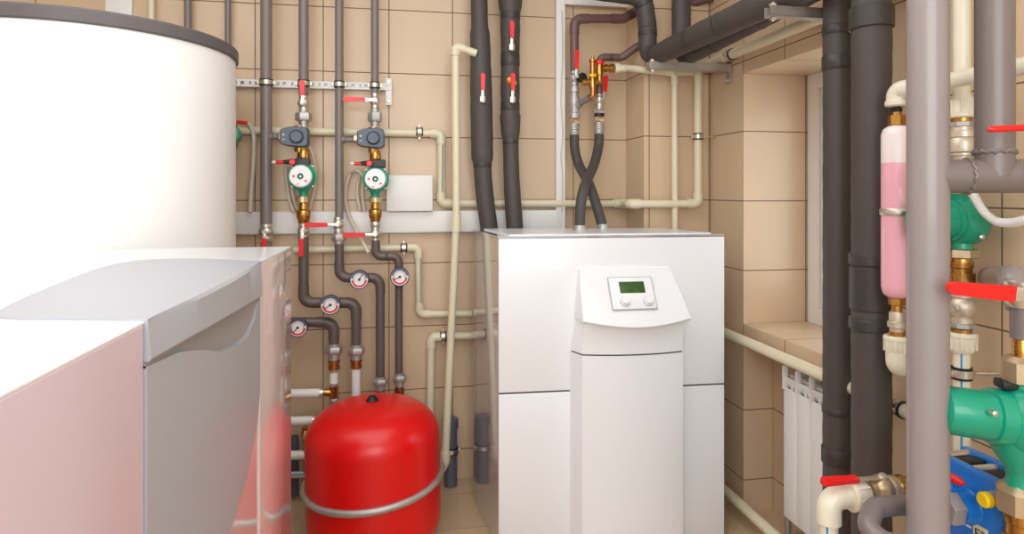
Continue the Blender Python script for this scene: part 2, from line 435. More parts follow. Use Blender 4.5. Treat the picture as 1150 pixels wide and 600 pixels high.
TOC = V(0,-1,0)    # towards the room
def ball_valve(c, ax, r, hdir, hlen, label, face=TOC, m=CHROME, hw=.011, grip0=.3, L0=.032, hand=True, off=None, hm=RED, stemh=None, group=None):
    ax = ax.normalized(); T = Thing('ball_valve', label, 'valve', c, group)
    k = L0; r *= 1.12
    T.part('body', MB().lathe(c-ax*k, ax, [(0,r*.8),(.0,r*1.05),(k*.35,r*1.05),(k*.42,r*.9),(k*.6,r*1.15),(k,r*1.3),(k*1.4,r*1.15),(k*1.58,r*.9),(k*1.65,r*1.05),(k*2,r*1.05),(k*2,r*.8)], 24), m)
    sh = r*1.3+.014 if stemh is None else stemh
    T.part('stem', MB().lathe(c, face, [(0,.010),(r*1.3+.004,.010),(r*1.3+.004,.006),(sh+.003,.006)], 16).hexn(c, face, sh, sh+.008, .008), CHROME)
    if hand:
        h = T_handle(T, c+face.normalized()*sh, hdir.normalized(), face.normalized(), hlen, hw, grip0, hm)
    return T
def T_handle(T, p, d, f, ln, w, g0, hm=RED):
    s = d.cross(f).normalized()
    lever = MB().box(p+d*(ln*.2), (ln*.5, w*1.3, .003), (d, s, f), .001)
    h = T.part('handle', lever, CHROME)
    pts = []
    a = ln*g0; n = 8
    poly = [p+d*a+s*w*.8, p+d*a-s*w*.8]
    for i in range(n+1):
        t = -math.pi/2+math.pi*i/n
        poly.append(p+d*(ln-w+math.cos(t)*w)+s*(math.sin(t)*w))
    T.part('grip', MB().prism([q-f*.004 for q in poly], f*.010), hm, h, label='red plastic grip')
    return h
def union(px, ya, yb, Y, r, label, m=GALV, m2=None, wide=1.0, group=None):
    """hexagonal pipe union between two picture heights"""
    a = G(px,ya,Y); b = G(px,yb,Y); h = (a-b).length; d = V(0,0,-1)
    T = Thing('pipe_union', label, 'pipe fitting', b, group)
    T.part('nut', MB().hexn(a, d, h*.18, h*.62, r*1.5*wide), m)
    T.part('collar', MB().lathe(a, d, [(0,r*1.02),(0,r*1.18),(h*.18,r*1.18),(h*.18,r),(h*.62,r),(h*.62,r*1.25),(h*.75,r*1.25),(h*.75,r*1.1),(h,r*1.1),(h,r*.9)]), m2 or m)
    return T
def fitting(px, ya, yb, Y, r, label, m=BRASS, prof=None, name='pipe_fitting'):
    a = G(px,ya,Y); b = G(px,yb,Y); h = (a-b).length
    prof = prof or [(0,.95),(.12,1),(.12,1.2),(.38,1.2),(.4,.95),(.6,.95),(.62,1.15),(.9,1.15),(.92,.95),(1,.95)]
    return single(name, MB().lathe(a, V(0,0,-1), [(t*h, r*q) for t, q in prof]), m, label, 'pipe fitting')
def clamp(p, ax, r, label, wall=None, m=CHROME, group='pipe clamps'):
    T = Thing('pipe_clamp', label, 'clamp', p)
    ax = ax.normalized()
    T.part('rubber_lining', MB().lathe(p-ax*.015, ax, [(0,r*1.0),(0,r+.004),(.030,r+.004),(.030,r*1.0)]), BLACK)
    T.part('band', MB().lathe(p-ax*.009, ax, [(0,r+.002),(0,r+.0065),(.018,r+.0065),(.018,r+.002)]), m)
    u = ax.cross(V(0,1,0)) if abs(ax.y) < .9 else ax.cross(UP)
    u.normalize()
    for s in (1,-1):
        T.part('bolt', MB().box(p+u*s*(r+.010), (.008,.012,.014), bev=.001).cyl(p+u*s*(r+.010)-V(0,.012,0), p+u*s*(r+.010)+V(0,.010,0), .003, 10), m)
    if wall is not None: T.part('stud', MB().cyl(p, wall, .004, 10), m)
    return T

# ================= back wall: rail, risers =================
# perforated rail
ra = G(250,92.5,3.03); rb = G(438,97.5,3.03); rd = (rb-ra).normalized(); rl = (rb-ra).length
T = Thing('mounting_rail', 'white perforated metal rail carrying four grey riser pipes on the tiled wall', 'rail', ra)
rm = MB(); nrm = V(0,-1,0); zz_ = rd.cross(nrm).normalized()
hh = .015; step = .03; k = 0; nh = int(rl/step)
# rail face as strips with real gaps for the holes
rm.box(ra+rd*rl/2+UP*.0115, (rl,.003,.008), (rd,V(0,1,0),UP)); rm.box(ra+rd*rl/2-UP*.0115, (rl,.003,.008), (rd,V(0,1,0),UP))
for i in range(nh):
    wdt = .023 if i % 2 else .016
    rm.box(ra+rd*(i*step+wdt/2), (wdt,.003,.016), (rd,V(0,1,0),UP))
rm.box(ra+rd*rl/2+UP*.015+V(0,.013,0), (rl,.026,.0025), (rd,V(0,1,0),UP)); rm.box(ra+rd*rl/2-UP*.015+V(0,.013,0), (rl,.026,.0025), (rd,V(0,1,0),UP))
T.part('rail', rm, WHITEP)
T.part('rail_back', MB().box(ra+rd*rl/2+V(0,.012,0), (rl,.001,.03), (rd,V(0,1,0),UP)), STEEL)
e = G(436.5,103,3.035)
bk = MB().box(e, (.028,.004,.125), bev=.001)
br = T.part('end_bracket', bk, WHITEP)
for dz in (.045,-.045): T.part('bolt', MB().lathe(e+UP*dz, TOC, [(0,.009),(.006,.009),(.007,.005),(.010,.005)], 6), CHROME, br)

rA, rB, rC, rD = .0245, .0215, .0185, .0175
# riser A
T = Thing('riser_pipe', 'thickest grey riser pipe, nearest the buffer tank, ending in a valve', 'pipe', G(299,240,YP))
T.part('tube', MB().cyl(G(299,-120,YP), G(299,252,YP), rA), GREYP)
T.part('branch', MB().cyl(G(299,153.5,YP), G(312,153.5,YP), .0135).lathe(G(303,153.5,YP), V(1,0,0), [(0,.019),(.012,.019),(.016,.0135)]), GREYP)
T = Thing('riser_pipe', 'grey riser pipe coming down to the left mixing valve, second from the tank', 'pipe', G(341,105,YP))
T.part('tube', MB().cyl(G(341,-120,YP), G(341,107,YP), rB), GREYP)
T = Thing('riser_pipe', 'slim grey riser pipe between the two green pumps, with a side branch', 'pipe', G(381,240,YP))
T.part('tube', MB().cyl(G(381,-120,YP), G(381,246,YP), rC), GREYP)
T.part('branch', MB().cyl(G(381,157,YP), G(401,157,YP), .0125).lathe(G(384,157,YP), V(1,0,0), [(0,.017),(.012,.017),(.016,.0125)]), GREYP)
T = Thing('riser_pipe', 'rightmost slim grey riser pipe, down to the right mixing valve', 'pipe', G(421,105,YP))
T.part('tube', MB().cyl(G(421,-120,YP), G(421,108,YP), rD), GREYP)
for px, r, wd in ((299,rA,'thickest grey riser'), (341,rB,'second grey riser'), (381,rC,'third grey riser'), (421,rD,'rightmost grey riser')):
    p = G(px, 93+(px-299)*.025, YP)
    clamp(p, UP, r, 'metal clamp holding the '+wd+' to the white rail', V(p.x,3.03,p.z))
# slim pipes behind the tank
for px, r, m, lb in ((211,.0155,GREYP,'slim grey pipe rising behind the buffer tank, left one of two'), (256,.013,GREYP,'slim grey pipe rising just behind the right rim of the buffer tank')):
    single('riser_pipe', MB().cyl(G(px,-110,3.02), G(px,300,3.02), r), m, lb, 'pipe')
single('riser_pipe', MB().cyl(G(170,-110,3.025), G(170,60,3.025), .013), PPR, 'cream pipe above the buffer tank, beside the white board', 'pipe')
single('wall_board', MB().b2(G(118,40,3.045), G(148,-90,3.045)+V(0,.014,0), .002), WHITEP, 'white board on the tiles above the buffer tank', 'board')

# --- assemblies on risers ---
def mixing_valve(cx, cy, side, wl):
    c = G(cx, cy, 2.86)
    T = Thing('mixing_valve', wl, 'mixing valve', c)
    k = .00405
    # wedge housing: narrow left end, broad right end
    prof = [(-14,-6.5),(-12,-8),(-2,-10.5),(9,-10.5),(13.5,-9),(14.5,-6),(14.5,8),(12,10.5),(6,11),(-8,9.5),(-13,8),(-14,6)]
    poly = [c+V(x*k,-.035,-y*k) for x, y in prof]
    inner = [c+V(x*k*.93,-.045,-y*k*.92) for x, y in prof]
    back = [p+V(0,.06,0) for p in poly]
    T.part('housing', MB().rings([back, poly, inner]), SLATE)
    kc = c+V(3*k,-.045,-.5*k)
    kn = T.part('knob', MB().lathe(kc, TOC, [(0,.029),(.003,.029),(.003,.026),(.012,.025),(.015,.022),(.015,.001)], 32), SLATE)
    T.part('knob_ring', MB().ring(kc-V(0,.003,0), TOC, .0275, .002), SLATED, kn)
    T.part('mark', MB().box(c+V(-10*k,-.046,.006), (.010,.002,.0022)).box(c+V(-10*k,-.046,.006), (.0022,.002,.010)).box(c+V(-10*k,-.046,-.014), (.010,.002,.0022)), DIAL)
    T.part('valve_body', MB().lathe(V(c.x+2*k, YP, c.z+.055), V(0,0,-1), [(0,.016),(0,.022),(.02,.024),(.055,.03),(.09,.024),(.115,.022)]), BRASS)
    T.part('side_nut', MB().hexn(V(c.x-19*k,YP-.012,c.z), V(1,0,0), 0, .024, .021).lathe(V(c.x-15.5*k,YP-.02,c.z), V(1,0,0), [(0,.029),(.009,.029),(.009,.02),(.03,.02)]), NICK)
    return T
mixing_valve(331.5, 154, 0, 'slate-blue mixing valve actuator with round knob, above the left green pump')
mixing_valve(416.5, 155.5, 0, 'slate-blue mixing valve actuator with round knob, above the right green pump')

def small_pump(cx, cy, r, wl, neck, dirx=0):
    c = G(cx, cy, 2.84); pc = V(neck, YP-.01, c.z)
    T = Thing('circulation_pump', wl, 'pump', c)
    T.part('motor', MB().lathe(V(c.x,2.93,c.z), TOC, [(0,r*1.0),(.02,r*1.12),(.035,r*1.12),(.037,r*.98),(.078,r*.96),(.086,r*.9)], 40), GREEN)
    dl_ = T.part('dial', MB().lathe(V(c.x,2.845,c.z), TOC, [(0,r*.84),(.006,r*.84),(.009,r*.78),(.009,.001)], 40), DIAL)
    T.part('dial_screw', MB().ring(V(c.x,2.834,c.z), TOC, .009, .0035), DGREEN, dl_)
    T.part('dial_mark', MB().box(V(c.x-.028,2.835,c.z), (.008,.002,.010)).box(V(c.x+.022,2.835,c.z-.02), (.012,.002,.006)).box(V(c.x-.01,2.835,c.z-.033), (.010,.002,.003)), RED, dl_)
    T.part('volute', MB().lathe(V(pc.x, 2.925, c.z+r*1.0), V(0,0,-1), [(0,.02),(.0,.026),(r*.4,.034),(r,.046),(r*1.6,.04),(r*2.05,.024),(r*2.4,.019),(r*2.55,.021)], 28), GREEN)
    bm = MB()
    for sx, sz in ((1,1),(-1,-1),(1,-1),(-1,1)): bm.lathe(V(c.x+sx*r*.78,2.90,c.z+sz*r*.78), TOC, [(0,.006),(.01,.006),(.012,.003)], 8)
    T.part('bolt', bm, CHROME, label='housing bolts')
    return T
small_pump(337.5, 198, .055, 'green circulation pump with white dial, the left of the pair on the back wall', G(341,0,YP).x)
small_pump(421.5, 201, .052, 'green circulation pump with white dial, the right of the pair on the back wall', G(421.5,0,YP).x)

def flange_valve(cx, cy, x0, wl):
    """dark flanged stop valve above a pump with a small red lever to the left"""
    c = G(cx, cy, YP-.02)
    T = Thing('flange_valve', wl, 'valve', c)
    k = .00405
    T.part('body', MB().box(c+V(3*k,0,0), (15*k,.05,.036), bev=.005), DARKG)
    p = c+V(-6.5*k,-.035,0)
    T.part('pivot', MB().lathe(p+V(0,.03,0), TOC, [(0,.015),(.035,.015),(.04,.011),(.04,.001)]), RED)
    lx = (G(x0,cy,YP-.05).x)
    h = T.part('lever', MB().lathe(p+V(0,.01,0), V(-1,0,0), [(0,.010),(.02,.011),(.04,.008)], 16), BLACK)
    T.part('grip', MB().lathe(V(lx,p.y+.01,c.z-.001), V(1,0,0), [(0,.004),(.004,.008),((p.x-lx)-.03,.0085)], 16), RED, h)
    T.part('tip', MB().lathe(V(lx-.014,p.y+.01,c.z-.001), V(1,0,0), [(0,.004),(.004,.007),(.016,.007)], 16), PPRL, h)
flange_valve(337, 182.5, 309, 'dark flange valve with red lever pointing left, over the left green pump')
flange_valve(422, 184, 397, 'dark flange valve with red lever pointing left, over the right green pump')

# riser B stack
ball_valve(G(341,116,YP), UP, .018, UP, .095, 'ball valve with upright red handle above the left mixing valve', off=0)
union(341, 123, 144, YP, .018, 'grey hexagonal union just above the left mixing valve', GALV, GALV, 1.35)
fitting(341, 163, 180, YP, .02, 'brass coupling between left mixing valve and left pump', BRASS, [(0,.8),(.3,.8),(.3,1.25),(.8,1.4),(1,1.2)])
fitting(340, 220, 228, YP, .025, 'pale bronze nut under the left green pump', PALEBR, [(0,1),(.1,1.2),(.9,1.2),(1,1)])
fitting(341, 226, 251, YP, .023, 'tall brass coupling under the left green pump', BRASS, [(0,.8),(.2,.8),(.2,.95),(.35,.95),(.42,1.3),(.5,1.35),(.75,1.3),(.85,1.1),(1,1)])
ball_valve(G(341,259,YP), UP, .019, V(-.05,0,-1), .11, 'ball valve with red handle hanging down, below the left green pump')
# riser D stack
ball_valve(G(421,113.5,YP), UP, .0165, V(-1,0,0), .135, 'ball valve with red handle pointing left, on the rightmost grey riser')
union(421, 122, 146, YP, .0165, 'grey hexagonal union just above the right mixing valve', GALV, GALV, 1.3)
fitting(421.5, 165, 181, YP, .019, 'brass coupling between right mixing valve and right pump', BRASS, [(0,.8),(.3,.8),(.3,1.25),(.8,1.4),(1,1.2)])
fitting(421.5, 221, 228, YP, .024, 'pale bronze nut under the right green pump', PALEBR, [(0,1),(.1,1.2),(.9,1.2),(1,1)])
fitting(421.5, 226, 249, YP, .022, 'tall brass coupling under the right green pump', BRASS, [(0,.8),(.2,.8),(.2,.95),(.35,.95),(.42,1.3),(.5,1.35),(.75,1.3),(.85,1.1),(1,1)])
fitting(421.5, 248, 256, YP, .018, 'nickel nut above the lowest valve of the rightmost riser', CHROME, [(0,1),(.2,1.25),(.7,1.25),(1,1)])
ball_valve(G(421.5,263,YP), UP, .0165, V(-1,0,0), .14, 'ball valve with red handle pointing left, below the right green pump')
# riser C stack
ball_valve(G(380,252,YP), UP, .017, V(-1,0,.0), .14, 'ball valve with red handle pointing left, on the slim riser between the pumps')
union(380.5, 260, 277, YP, .018, 'grey union under the valve between the pumps', GALV, GALV, 1.2)
# riser A valve
ball_valve(G(299,260,YP), UP, .022, V(0,0,-1), .09, 'ball valve at the foot of the thickest grey riser, red handle down', m=CHROME)

# lower brown-grey pipes with gauges
YL = 2.92
def P_(l, Y=YL): return [G(x, y, Y) for x, y in l]
pipe(P_([(341,266),(341,340),(400,340),(400,392)]), .0215, GREYD, 'brown-grey pipe under the left pump, stepping right above the vessel', .05, sleeves=1.1)
pipe(P_([(381,274),(381,312),(427,312),(427,430)]), .0195, GREYD, 'brown-grey pipe from the middle riser, stepping right with a gauge', .05, sleeves=1.1)
pipe(P_([(422,270),(422,288),(448,288),(448,424)]), .0175, GREYD, 'brown-grey pipe from the right pump, short step then straight down', .038, sleeves=1.1)
pipe(P_([(300,362),(375,362),(375,392)]), .0215, GREYD, 'lowest brown-grey pipe bending down at the left of the red vessel', .055, sleeves=1.1)
single('pipe', MB().cyl(G(299,272,YP), G(299,365,YP), rA), GREYP, 'grey pipe below the tank-side riser valve', 'pipe')

def gauge(px, py, r, label, ang):
    c = G(px, py, 2.86)
    T = Thing('pressure_gauge', label, 'gauge', c)
    T.part('case', MB().lathe(V(c.x,c.y+.02,c.z), TOC, [(0,r*.9),(.004,r),(.024,r),(.026,r*.94),(.022,r*.92)], 40), NAVY)
    T.part('stem', MB().cyl(c+V(0,.02,0), c+V(0,.06,0), .009, 14), BRASS)
    f = T.part('dial', MB().lathe(V(c.x,c.y-.003,c.z), TOC, [(0,r*.92),(.001,r*.92),(.001,.0005)], 40), DIAL)
    def arc(r0, r1, a0, a1, y):
        n = 20; pin = []; pout = []
        for i in range(n+1):
            a = math.radians(a0+(a1-a0)*i/n); pin.append(V(c.x+r0*math.cos(a),y,c.z+r0*math.sin(a))); pout.append(V(c.x+r1*math.cos(a),y,c.z+r1*math.sin(a)))
        m_ = MB()
        for i in range(n): m_.face([pin[i],pin[i+1],pout[i+1],pout[i]])
        return m_
    T.part('red_scale', arc(r*.62,r*.80,185,355,c.y-.0055), RED, f)
    T.part('blue_scale', arc(r*.72,r*.86,10,170,c.y-.0055), NAVY, f)
    tk = MB()
    for i in range(19):
        a = math.radians(-20+220*i/18); d = V(math.cos(a),0,math.sin(a))
        tk.box(V(c.x,c.y-.006,c.z)+d*r*.6, (r*.12,.001,.0014), (d,V(0,1,0),d.cross(V(0,1,0))))
    T.part('ticks', tk, BLACK, f)
    a = math.radians(ang); d = V(math.cos(a),0,math.sin(a))
    T.part('needle', MB().box(V(c.x,c.y-.007,c.z)+d*r*.25, (r*.8,.001,.003), (d,V(0,1,0),d.cross(V(0,1,0)))).lathe(V(c.x,c.y-.003,c.z), TOC, [(0,.006),(.004,.005)], 14), BLACK, f)
    T.part('glass_rim', MB().ring(V(c.x,c.y-.007,c.z), TOC, r*.96, r*.05), NAVY)
gauge(371, 342.5, .0425, 'round pressure gauge on the pipe stepping right above the red vessel, second from the left', 215)
gauge(403.5, 314, .041, 'round gauge in the middle, third from the left, on the slim bent pipe', 60)
gauge(449, 311, .041, 'rightmost round gauge on the straight brown pipe', 205)
gauge(334.5, 368, .041, 'leftmost round gauge, half beside the cabinet edge', 225)

union(375, 386, 404, YL, .022, 'large hex union on the leftmost down pipe above the red vessel', GALV, GALV, 1.15)
union(400, 387, 405, YL, .022, 'large hex union on the second down pipe above the red vessel', GALV, GALV, 1.15)
union(427, 423, 438, YL, .02, 'grey hex union on the third down pipe behind the red vessel', GALV, GALV, 1.1)
union(448.5, 419, 434, YL, .019, 'grey hex union on the rightmost down pipe behind the red vessel', GALV, GALV, 1.1)
fitting(375, 402, 416, YL, .022, 'copper-coloured coupling below the leftmost large union', COPPER)
fitting(400, 402, 414, YL, .022, 'copper-coloured coupling below the second large union', COPPER)
fitting(427, 437, 460, YL, .018, 'copper fitting behind the red vessel, under the third down pipe', COPPER)
fitting(448.5, 433, 460, YL, .018, 'copper fitting behind the red vessel, under the rightmost down pipe', COPPER)
single('pipe', MB().cyl(G(400,413,YL), G(400,560,YL), .0195), WHITEP, 'short white vertical pipe behind the top of the red vessel', 'pipe')
T = Thing('pipe', 'short white vertical pipe piece with metal end rings at the left of the vessel', 'pipe', G(375,430,YL))
T.part('tube', MB().cyl(G(375,417,YL), G(375,431,YL), .018), WHITEP)
T.part('end_ring', MB().lathe(G(375,414,YL), V(0,0,-1), [(0,.017),(0,.021),(.014,.021),(.014,.017)]), CHROME)
T.part('end_ring', MB().lathe(G(375,430,YL), V(0,0,-1), [(0,.017),(0,.021),(.014,.021),(.014,.017)]), CHROME)
T = Thing('pipe_tee', 'brass tee at the left shoulder of the red vessel', 'pipe fitting', G(375,445,YL))
T.part('body', MB().lathe(G(375,434,YL), V(0,0,-1), [(0,.015),(0,.02),(.05,.02),(.05,.017)]), BRASS)
T.part('branch', MB().cyl(G(375,441,YL), G(364,441,YL), .017), BRASS)
T.part('lower_nut', MB().hexn(G(375,447,YL), V(0,0,-1), 0, .03, .022), GALV)
single('pipe', MB().cyl(G(375,453,YL), G(375,560,YL), .016), GREYP, 'short grey pipe dropping behind the red vessel, left', 'pipe')
for py, x1, lb in ((442,360,'upper'), (473,352,'middle'), (511.5,350,'lower')):
    T = Thing('pipe', lb+' white horizontal pipe between the cabinet and the red vessel', 'pipe', G(300,py,YL))
    T.part('tube', MB().cyl(G(295,py+1,YL), G(x1,py-.5,YL), .0195), WHITEP)
    T.part('end_ring', MB().cyl(G(x1-1,py-.5,YL), G(x1+3,py-.5,YL), .0205), CHROME)
T = Thing('pipe', 'pale pipe with blue stripe near the floor beside the red vessel', 'pipe', G(300,534,YL))
T.part('tube', MB().cyl(G(295,535,YL), G(352,533,YL), .014), HOSE)
T.part('stripe', MB().cyl(G(295,534.5,YL-.0115), G(352,532.5,YL-.0115), .0035), STRIPE)
ball_valve(G(343,488,YL), UP, .013, V(0,0,-1), .05, 'small brass valve between white pipes behind the left edge of the vessel', m=BRASS, hand=False)
single('pipe', MB().cyl(G(331,490,2.98), G(331,556,2.98), .018), WASTE, 'dark grey pipe standing on the floor behind the left of the red vessel', 'pipe')
single('pipe', MB().cyl(G(343,497,YL), G(343,548,YL), .010), GREYP, 'thin grey pipe below the small brass valve by the floor', 'pipe')

# pump cables / capillaries
def cable(l, r, label, Y=3.0, m=HOSE, name='cable'):
    P = [G(x, y, yy[0] if yy else Y) for x, y, *yy in l]
    single(name, MB().sweep(smooth(P, 8), r, 10), m, label, 'cable')
cable([(272,137),(281,141),(285,155),(284,190),(282,215),(281,238)], .010, 'pale hose hanging beside the buffer tank')
cable([(320,186),(322,205),(325,225),(330,238)], .008, 'pale cable behind the left green pump, left loop')
cable([(327,186),(327,205),(330,225),(336,238)], .007, 'pale cable behind the left green pump, inner loop')
cable([(345,160,2.97),(352,178,2.98),(355,200),(351,222),(347,240),(346,256)], .007, 'pale cable looping down the right side of the left pump')
cable([(408,198,2.95),(402,192,2.95),(394,195),(389,208),(388,225),(393,245),(405,268,2.93),(414,284,2.9)], .0085, 'long pale cable curving over the trunking between the pumps')
cable([(412,196,2.97),(404,200),(401,215),(404,236)], .007, 'pale cable behind the right green pump, outer')
cable([(413,200,2.97),(408,205),(407,220),(409,237)], .006, 'pale cable behind the right green pump, inner')
# green pump half hidden by the tank with its red lever
T = Thing('circulation_pump', 'green pump mostly hidden behind the buffer tank, with a small red lever', 'pump', G(262,152,2.96))
T.part('motor', MB().lathe(G(261,152,2.96), TOC, [(0,.03),(.01,.042),(.05,.04),(.055,.03)]), GREEN)
T.part('lever', MB().cyl(G(266,137,2.93), G(278,138,2.93), .008, 12), RED)
T.part('body', MB().cyl(G(261,140,2.96), G(261,166,2.96), .02), DARKG)

# ================= white trunking =================
YT = 3.025
def slab(pts, th, name, label, cat, m=WHITEP):
    return single(name, MB().prism([p for p in pts], V(0,th,0)), m, label, cat)
T = Thing('cable_trunking', 'long horizontal white cable trunking across the back wall', 'trunking', G(430,262,YT))
def zr(px, py): return G(px, py, YT)
x0 = G(262,0,YT).x; x1 = G(632,0,YT).x; za = G(450,237,YT).z; zb = G(450,262,YT).z
T.part('duct', MB().b2((x0,YT,zb), (x1,YB,za), .004), WHITEP)
T.part('cover', MB().b2((x0,YT-.004,zb+.004), (x1,YT+.001,za-.004), .002), WHITEP)
T = Thing('cable_trunking', 'vertical white cable trunking between the insulated pipes and the crossing hoses', 'trunking', G(629,250,YT))
xa = G(624.5,0,YT).x; xb = G(634.5,0,YT).x
T.part('duct', MB().b2((xa,YT-.006,zb+.005), (xb,YB,2.75), .004), WHITEP)
T.part('ridge', MB().b2((xb-.010,YT-.012,zb+.005), (xb-.003,YT-.004,2.75)), WHITEP)
single('conduit', MB().b2(G(634,4.5,YT), G(712,.5,YT)+V(0,.02,0), .003), WHITEP, 'short white conduit along the top, right of the vertical trunking', 'trunking')
single('junction_box', MB().b2(G(434,237.5,2.985), G(486,197,2.985)+V(0,.07,0), .004), WHITEP, 'flat white junction box standing on the horizontal trunking', 'box')
single('cable', MB().sweep(smooth([G(631,12,3.01),G(632,60,3.01),G(630,110,3.01),G(632,150,3.01),G(630,175,3.01),G(632,200,3.01),G(631,238,3.01)], 8), .0022, 8), HOSE, 'thin wire running down the vertical trunking', 'cable')

# ================= cream pipes on the back wall =================
YC = 3.025
def B(l, Y=YC): return [G(x, y, y2[0] if y2 else Y) for x, y, *y2 in l]
st = MB().cyl(G(497,163,YC-.0175), G(496.5,216,YC-.0175), .004, 8)
pp = pipe(B([(262,146.5),(495.5,150),(495.5,228.5),(700,229),(707,229,2.80),(784,229,2.765),(784,78,2.765)]), .0185, PPR, 'long cream pipe from the tank, stepping down past the junction box to the corner', .028, sleeves=1.22, stripe=st)
cl = MB().cyl(G(696,229,YC), G(702,229,YC), .024)
clamp(G(471,148.5,YC), V(1,0,0), .0185, 'metal clamp on the long cream pipe left of its bend', V(G(471,148.5,YC).x,YB,G(471,148.5,YC).z))
clamp(G(784,153.5,2.765), UP, .0185, 'metal clamp on the cream upright by the corner', V(XR,2.765,G(784,153.5,2.765).z))
st = MB().cyl(G(472.5,290,YC-.017), G(472.5,340,YC-.017), .0035, 8)
pipe(B([(330,281),(470,278),(471,353),(530,352.5)]), .0165, PPR, 'cream pipe behind the gauges, stepping down towards the heat pump', .028, sleeves=1.22, stripe=st)
clamp(G(453.5,278.5,YC), V(1,0,0), .0165, 'metal clamp on the cream pipe above the gauges', V(G(453.5,0,YC).x,YB,G(453.5,278.5,YC).z))
pipe(B([(540,377),(484.5,378.5),(483,470)]), .0185, PPR, 'short cream pipe bending down right behind the red vessel', .03, sleeves=1.22)
clamp(G(497.5,378,YC), V(1,0,0), .0185, 'metal clamp on the short cream pipe by the heat pump', V(G(497.5,0,YC).x,YB,G(497.5,378,YC).z))
# leaning pipe
pipe([G(535,60,2.90), G(511.5,52,2.90), G(512.5,250,2.90), G(500,518,2.90), G(494,530,2.92)], .0175, PPR, 'tall cream pipe leaning down in front of the wall, left of the heat pump', .02, sleeves=1.25)
T = Thing('waste_pipe', 'dark slate waste pipe with socket, on the floor left of the heat pump', 'pipe', G(506,536,2.99))
q = G(506,500,2.99)
T.part('tube', MB().lathe(V(q.x,q.y,0), UP, [(0,.030),(.27,.030),(.27,.036),(.31,.036),(.315,.03)]), WASTE)
clamp(V(q.x,q.y,.165), UP, .031, 'metal clamp round the slate waste pipe', V(q.x,YB,.165))
# cream pipes right
pipe([G(702,76,2.885), G(719,78,2.79), G(757.5,82,2.785), G(758,300,2.785)], .0145, PPR, 'thin cream pipe turning down behind the heat pump', .03, sleeves=1.15)
pipe([G(757,82,2.785), G(788,82,2.785)], .014, PPR, 'short cream link at the top between two uprights', .03)
pipe([V(1.405,2.80,1.957), V(1.405,1.2,1.957)], .021, PPR, 'cream pipe running high along the right wall under the black pipes', .03)
p1 = [V(1.38,2.78,.762), V(1.38,1.50,.762)]
pipe(p1, .0205, PPR, 'cream pipe along the right wall above the radiator', .03)
pipe([V(1.38,2.78,.085), V(1.38,1.6,.085)], .0205, PPR, 'cream pipe low along the right wall near the floor', .03)
clamp(V(1.38,1.575,.762), V(0,1,0), .0205, 'clamp on the wall pipe beside the big grey riser', V(XR,1.575,.762))
clamp(V(1.405,2.55,1.957), V(0,1,0), .021, 'clamp on the high cream pipe beside the strut bracket', V(XR,2.55,1.957))

# ================= black insulated pipes =================
def insul(pts, rad, label, tape=(), fil=.06, step=.02, sm=False, pr=None):
    P = dense(smooth(pts,8) if sm else fillet(pts, fil, 10), step)
    tot = [0]
    for a, b_ in zip(P, P[1:]): tot.append(tot[-1]+(b_-a).length)
    Ltot = tot[-1]
    T = Thing('insulated_pipe', label, 'pipe', pts[-1])
    T.part('foam_sleeve', MB().sweep(P, lambda t, i: rad(tot[i]/Ltot)*(1+.012*math.sin(i*1.7)+.008*math.sin(i*.61)), 28), FOAM)
    for tt, w_, ex in tape:
        i = min(range(len(tot)), key=lambda j: abs(tot[j]/Ltot-tt)); i = max(1, min(i, len(P)-2))
        d = (P[i+1]-P[i-1]).normalized(); r = rad(tt)*(1+ex)
        T.part('tape_band', MB().lathe(P[i]-d*w_/2, d, [(0,r*.97),(.002,r),(w_-.002,r),(w_,r*.97)], 28), TAPE)
    return T
def interp(K):
    def f(t):
        for (a, x), (b_, y) in zip(K, K[1:]):
            if t <= b_: return x+(y-x)*(t-a)/(b_-a)
        return K[-1][1]
    return f
YI = 2.94
def yy(v, y0=-110, y1=290): return (v-y0)/(y1-y0)
insul([G(537.5,-110,YI),G(538,0,YI),G(539.5,60,YI),G(541,140,YI),G(542,190,YI),G(545,225,YI),G(550,262,YI),G(553,290,YI)],
      interp([(0,.039),(yy(34),.039),(yy(37),.046),(yy(80),.049),(yy(130),.052),(yy(178),.050),(yy(183),.041),(1,.041)]),
      'left black insulated pipe on the back wall, bending into the heat pump', [(yy(36),.012,.05),(yy(184),.03,.06)], sm=True)
insul([G(573,-110,YI),G(573,8,YI),G(573,60,YI),G(573,120,YI),G(573.5,160,YI),G(575,210,YI),G(578.5,262,YI),G(579.5,290,YI)],
      interp([(0,.045),(yy(2),.056),(yy(12),.052),(yy(18),.044),(yy(30),.046),(yy(75),.042),(yy(100),.045),(yy(122),.041),(yy(132),.049),(yy(150),.043),(yy(158),.036),(1,.041)]),
      'right black insulated pipe on the back wall with two red handles', [(yy(20),.04,.06),(yy(70),.06,.06),(yy(120),.04,.08),(yy(158),.02,.05)], sm=True)
def tap(px, yb, yt, Y, label):
    c = G(px, yb, Y)
    T = Thing('insulated_valve', label, 'valve', c)
    T.part('stem', MB().lathe(c+V(0,.03,0), TOC, [(0,.012),(.03,.012),(.034,.009),(.05,.009)], 16).box(c+V(0,-.012,.006), (.026,.018,.03), bev=.004), CHROME)
    ln = G(px, yt, Y).z-c.z
    T_handle(T, c+V(0,-.022,0), UP, TOC, ln, .0105, .38)
tap(541.5, 113.5, 83, YI-.052, 'red upright valve handle on the left black insulated pipe')
tap(574, 55.5, 25, YI-.052, 'upper red valve handle on the right black insulated pipe')
tap(575, 114, 83, YI-.052, 'lower red valve handle on the right black insulated pipe')
single('copper_valve', MB().lathe(G(574,91.5,YI-.02), TOC, [(0,.028),(.022,.028),(.03,.02),(.034,.001)]), COPPER, 'copper-coloured valve body showing through the insulation', 'valve')

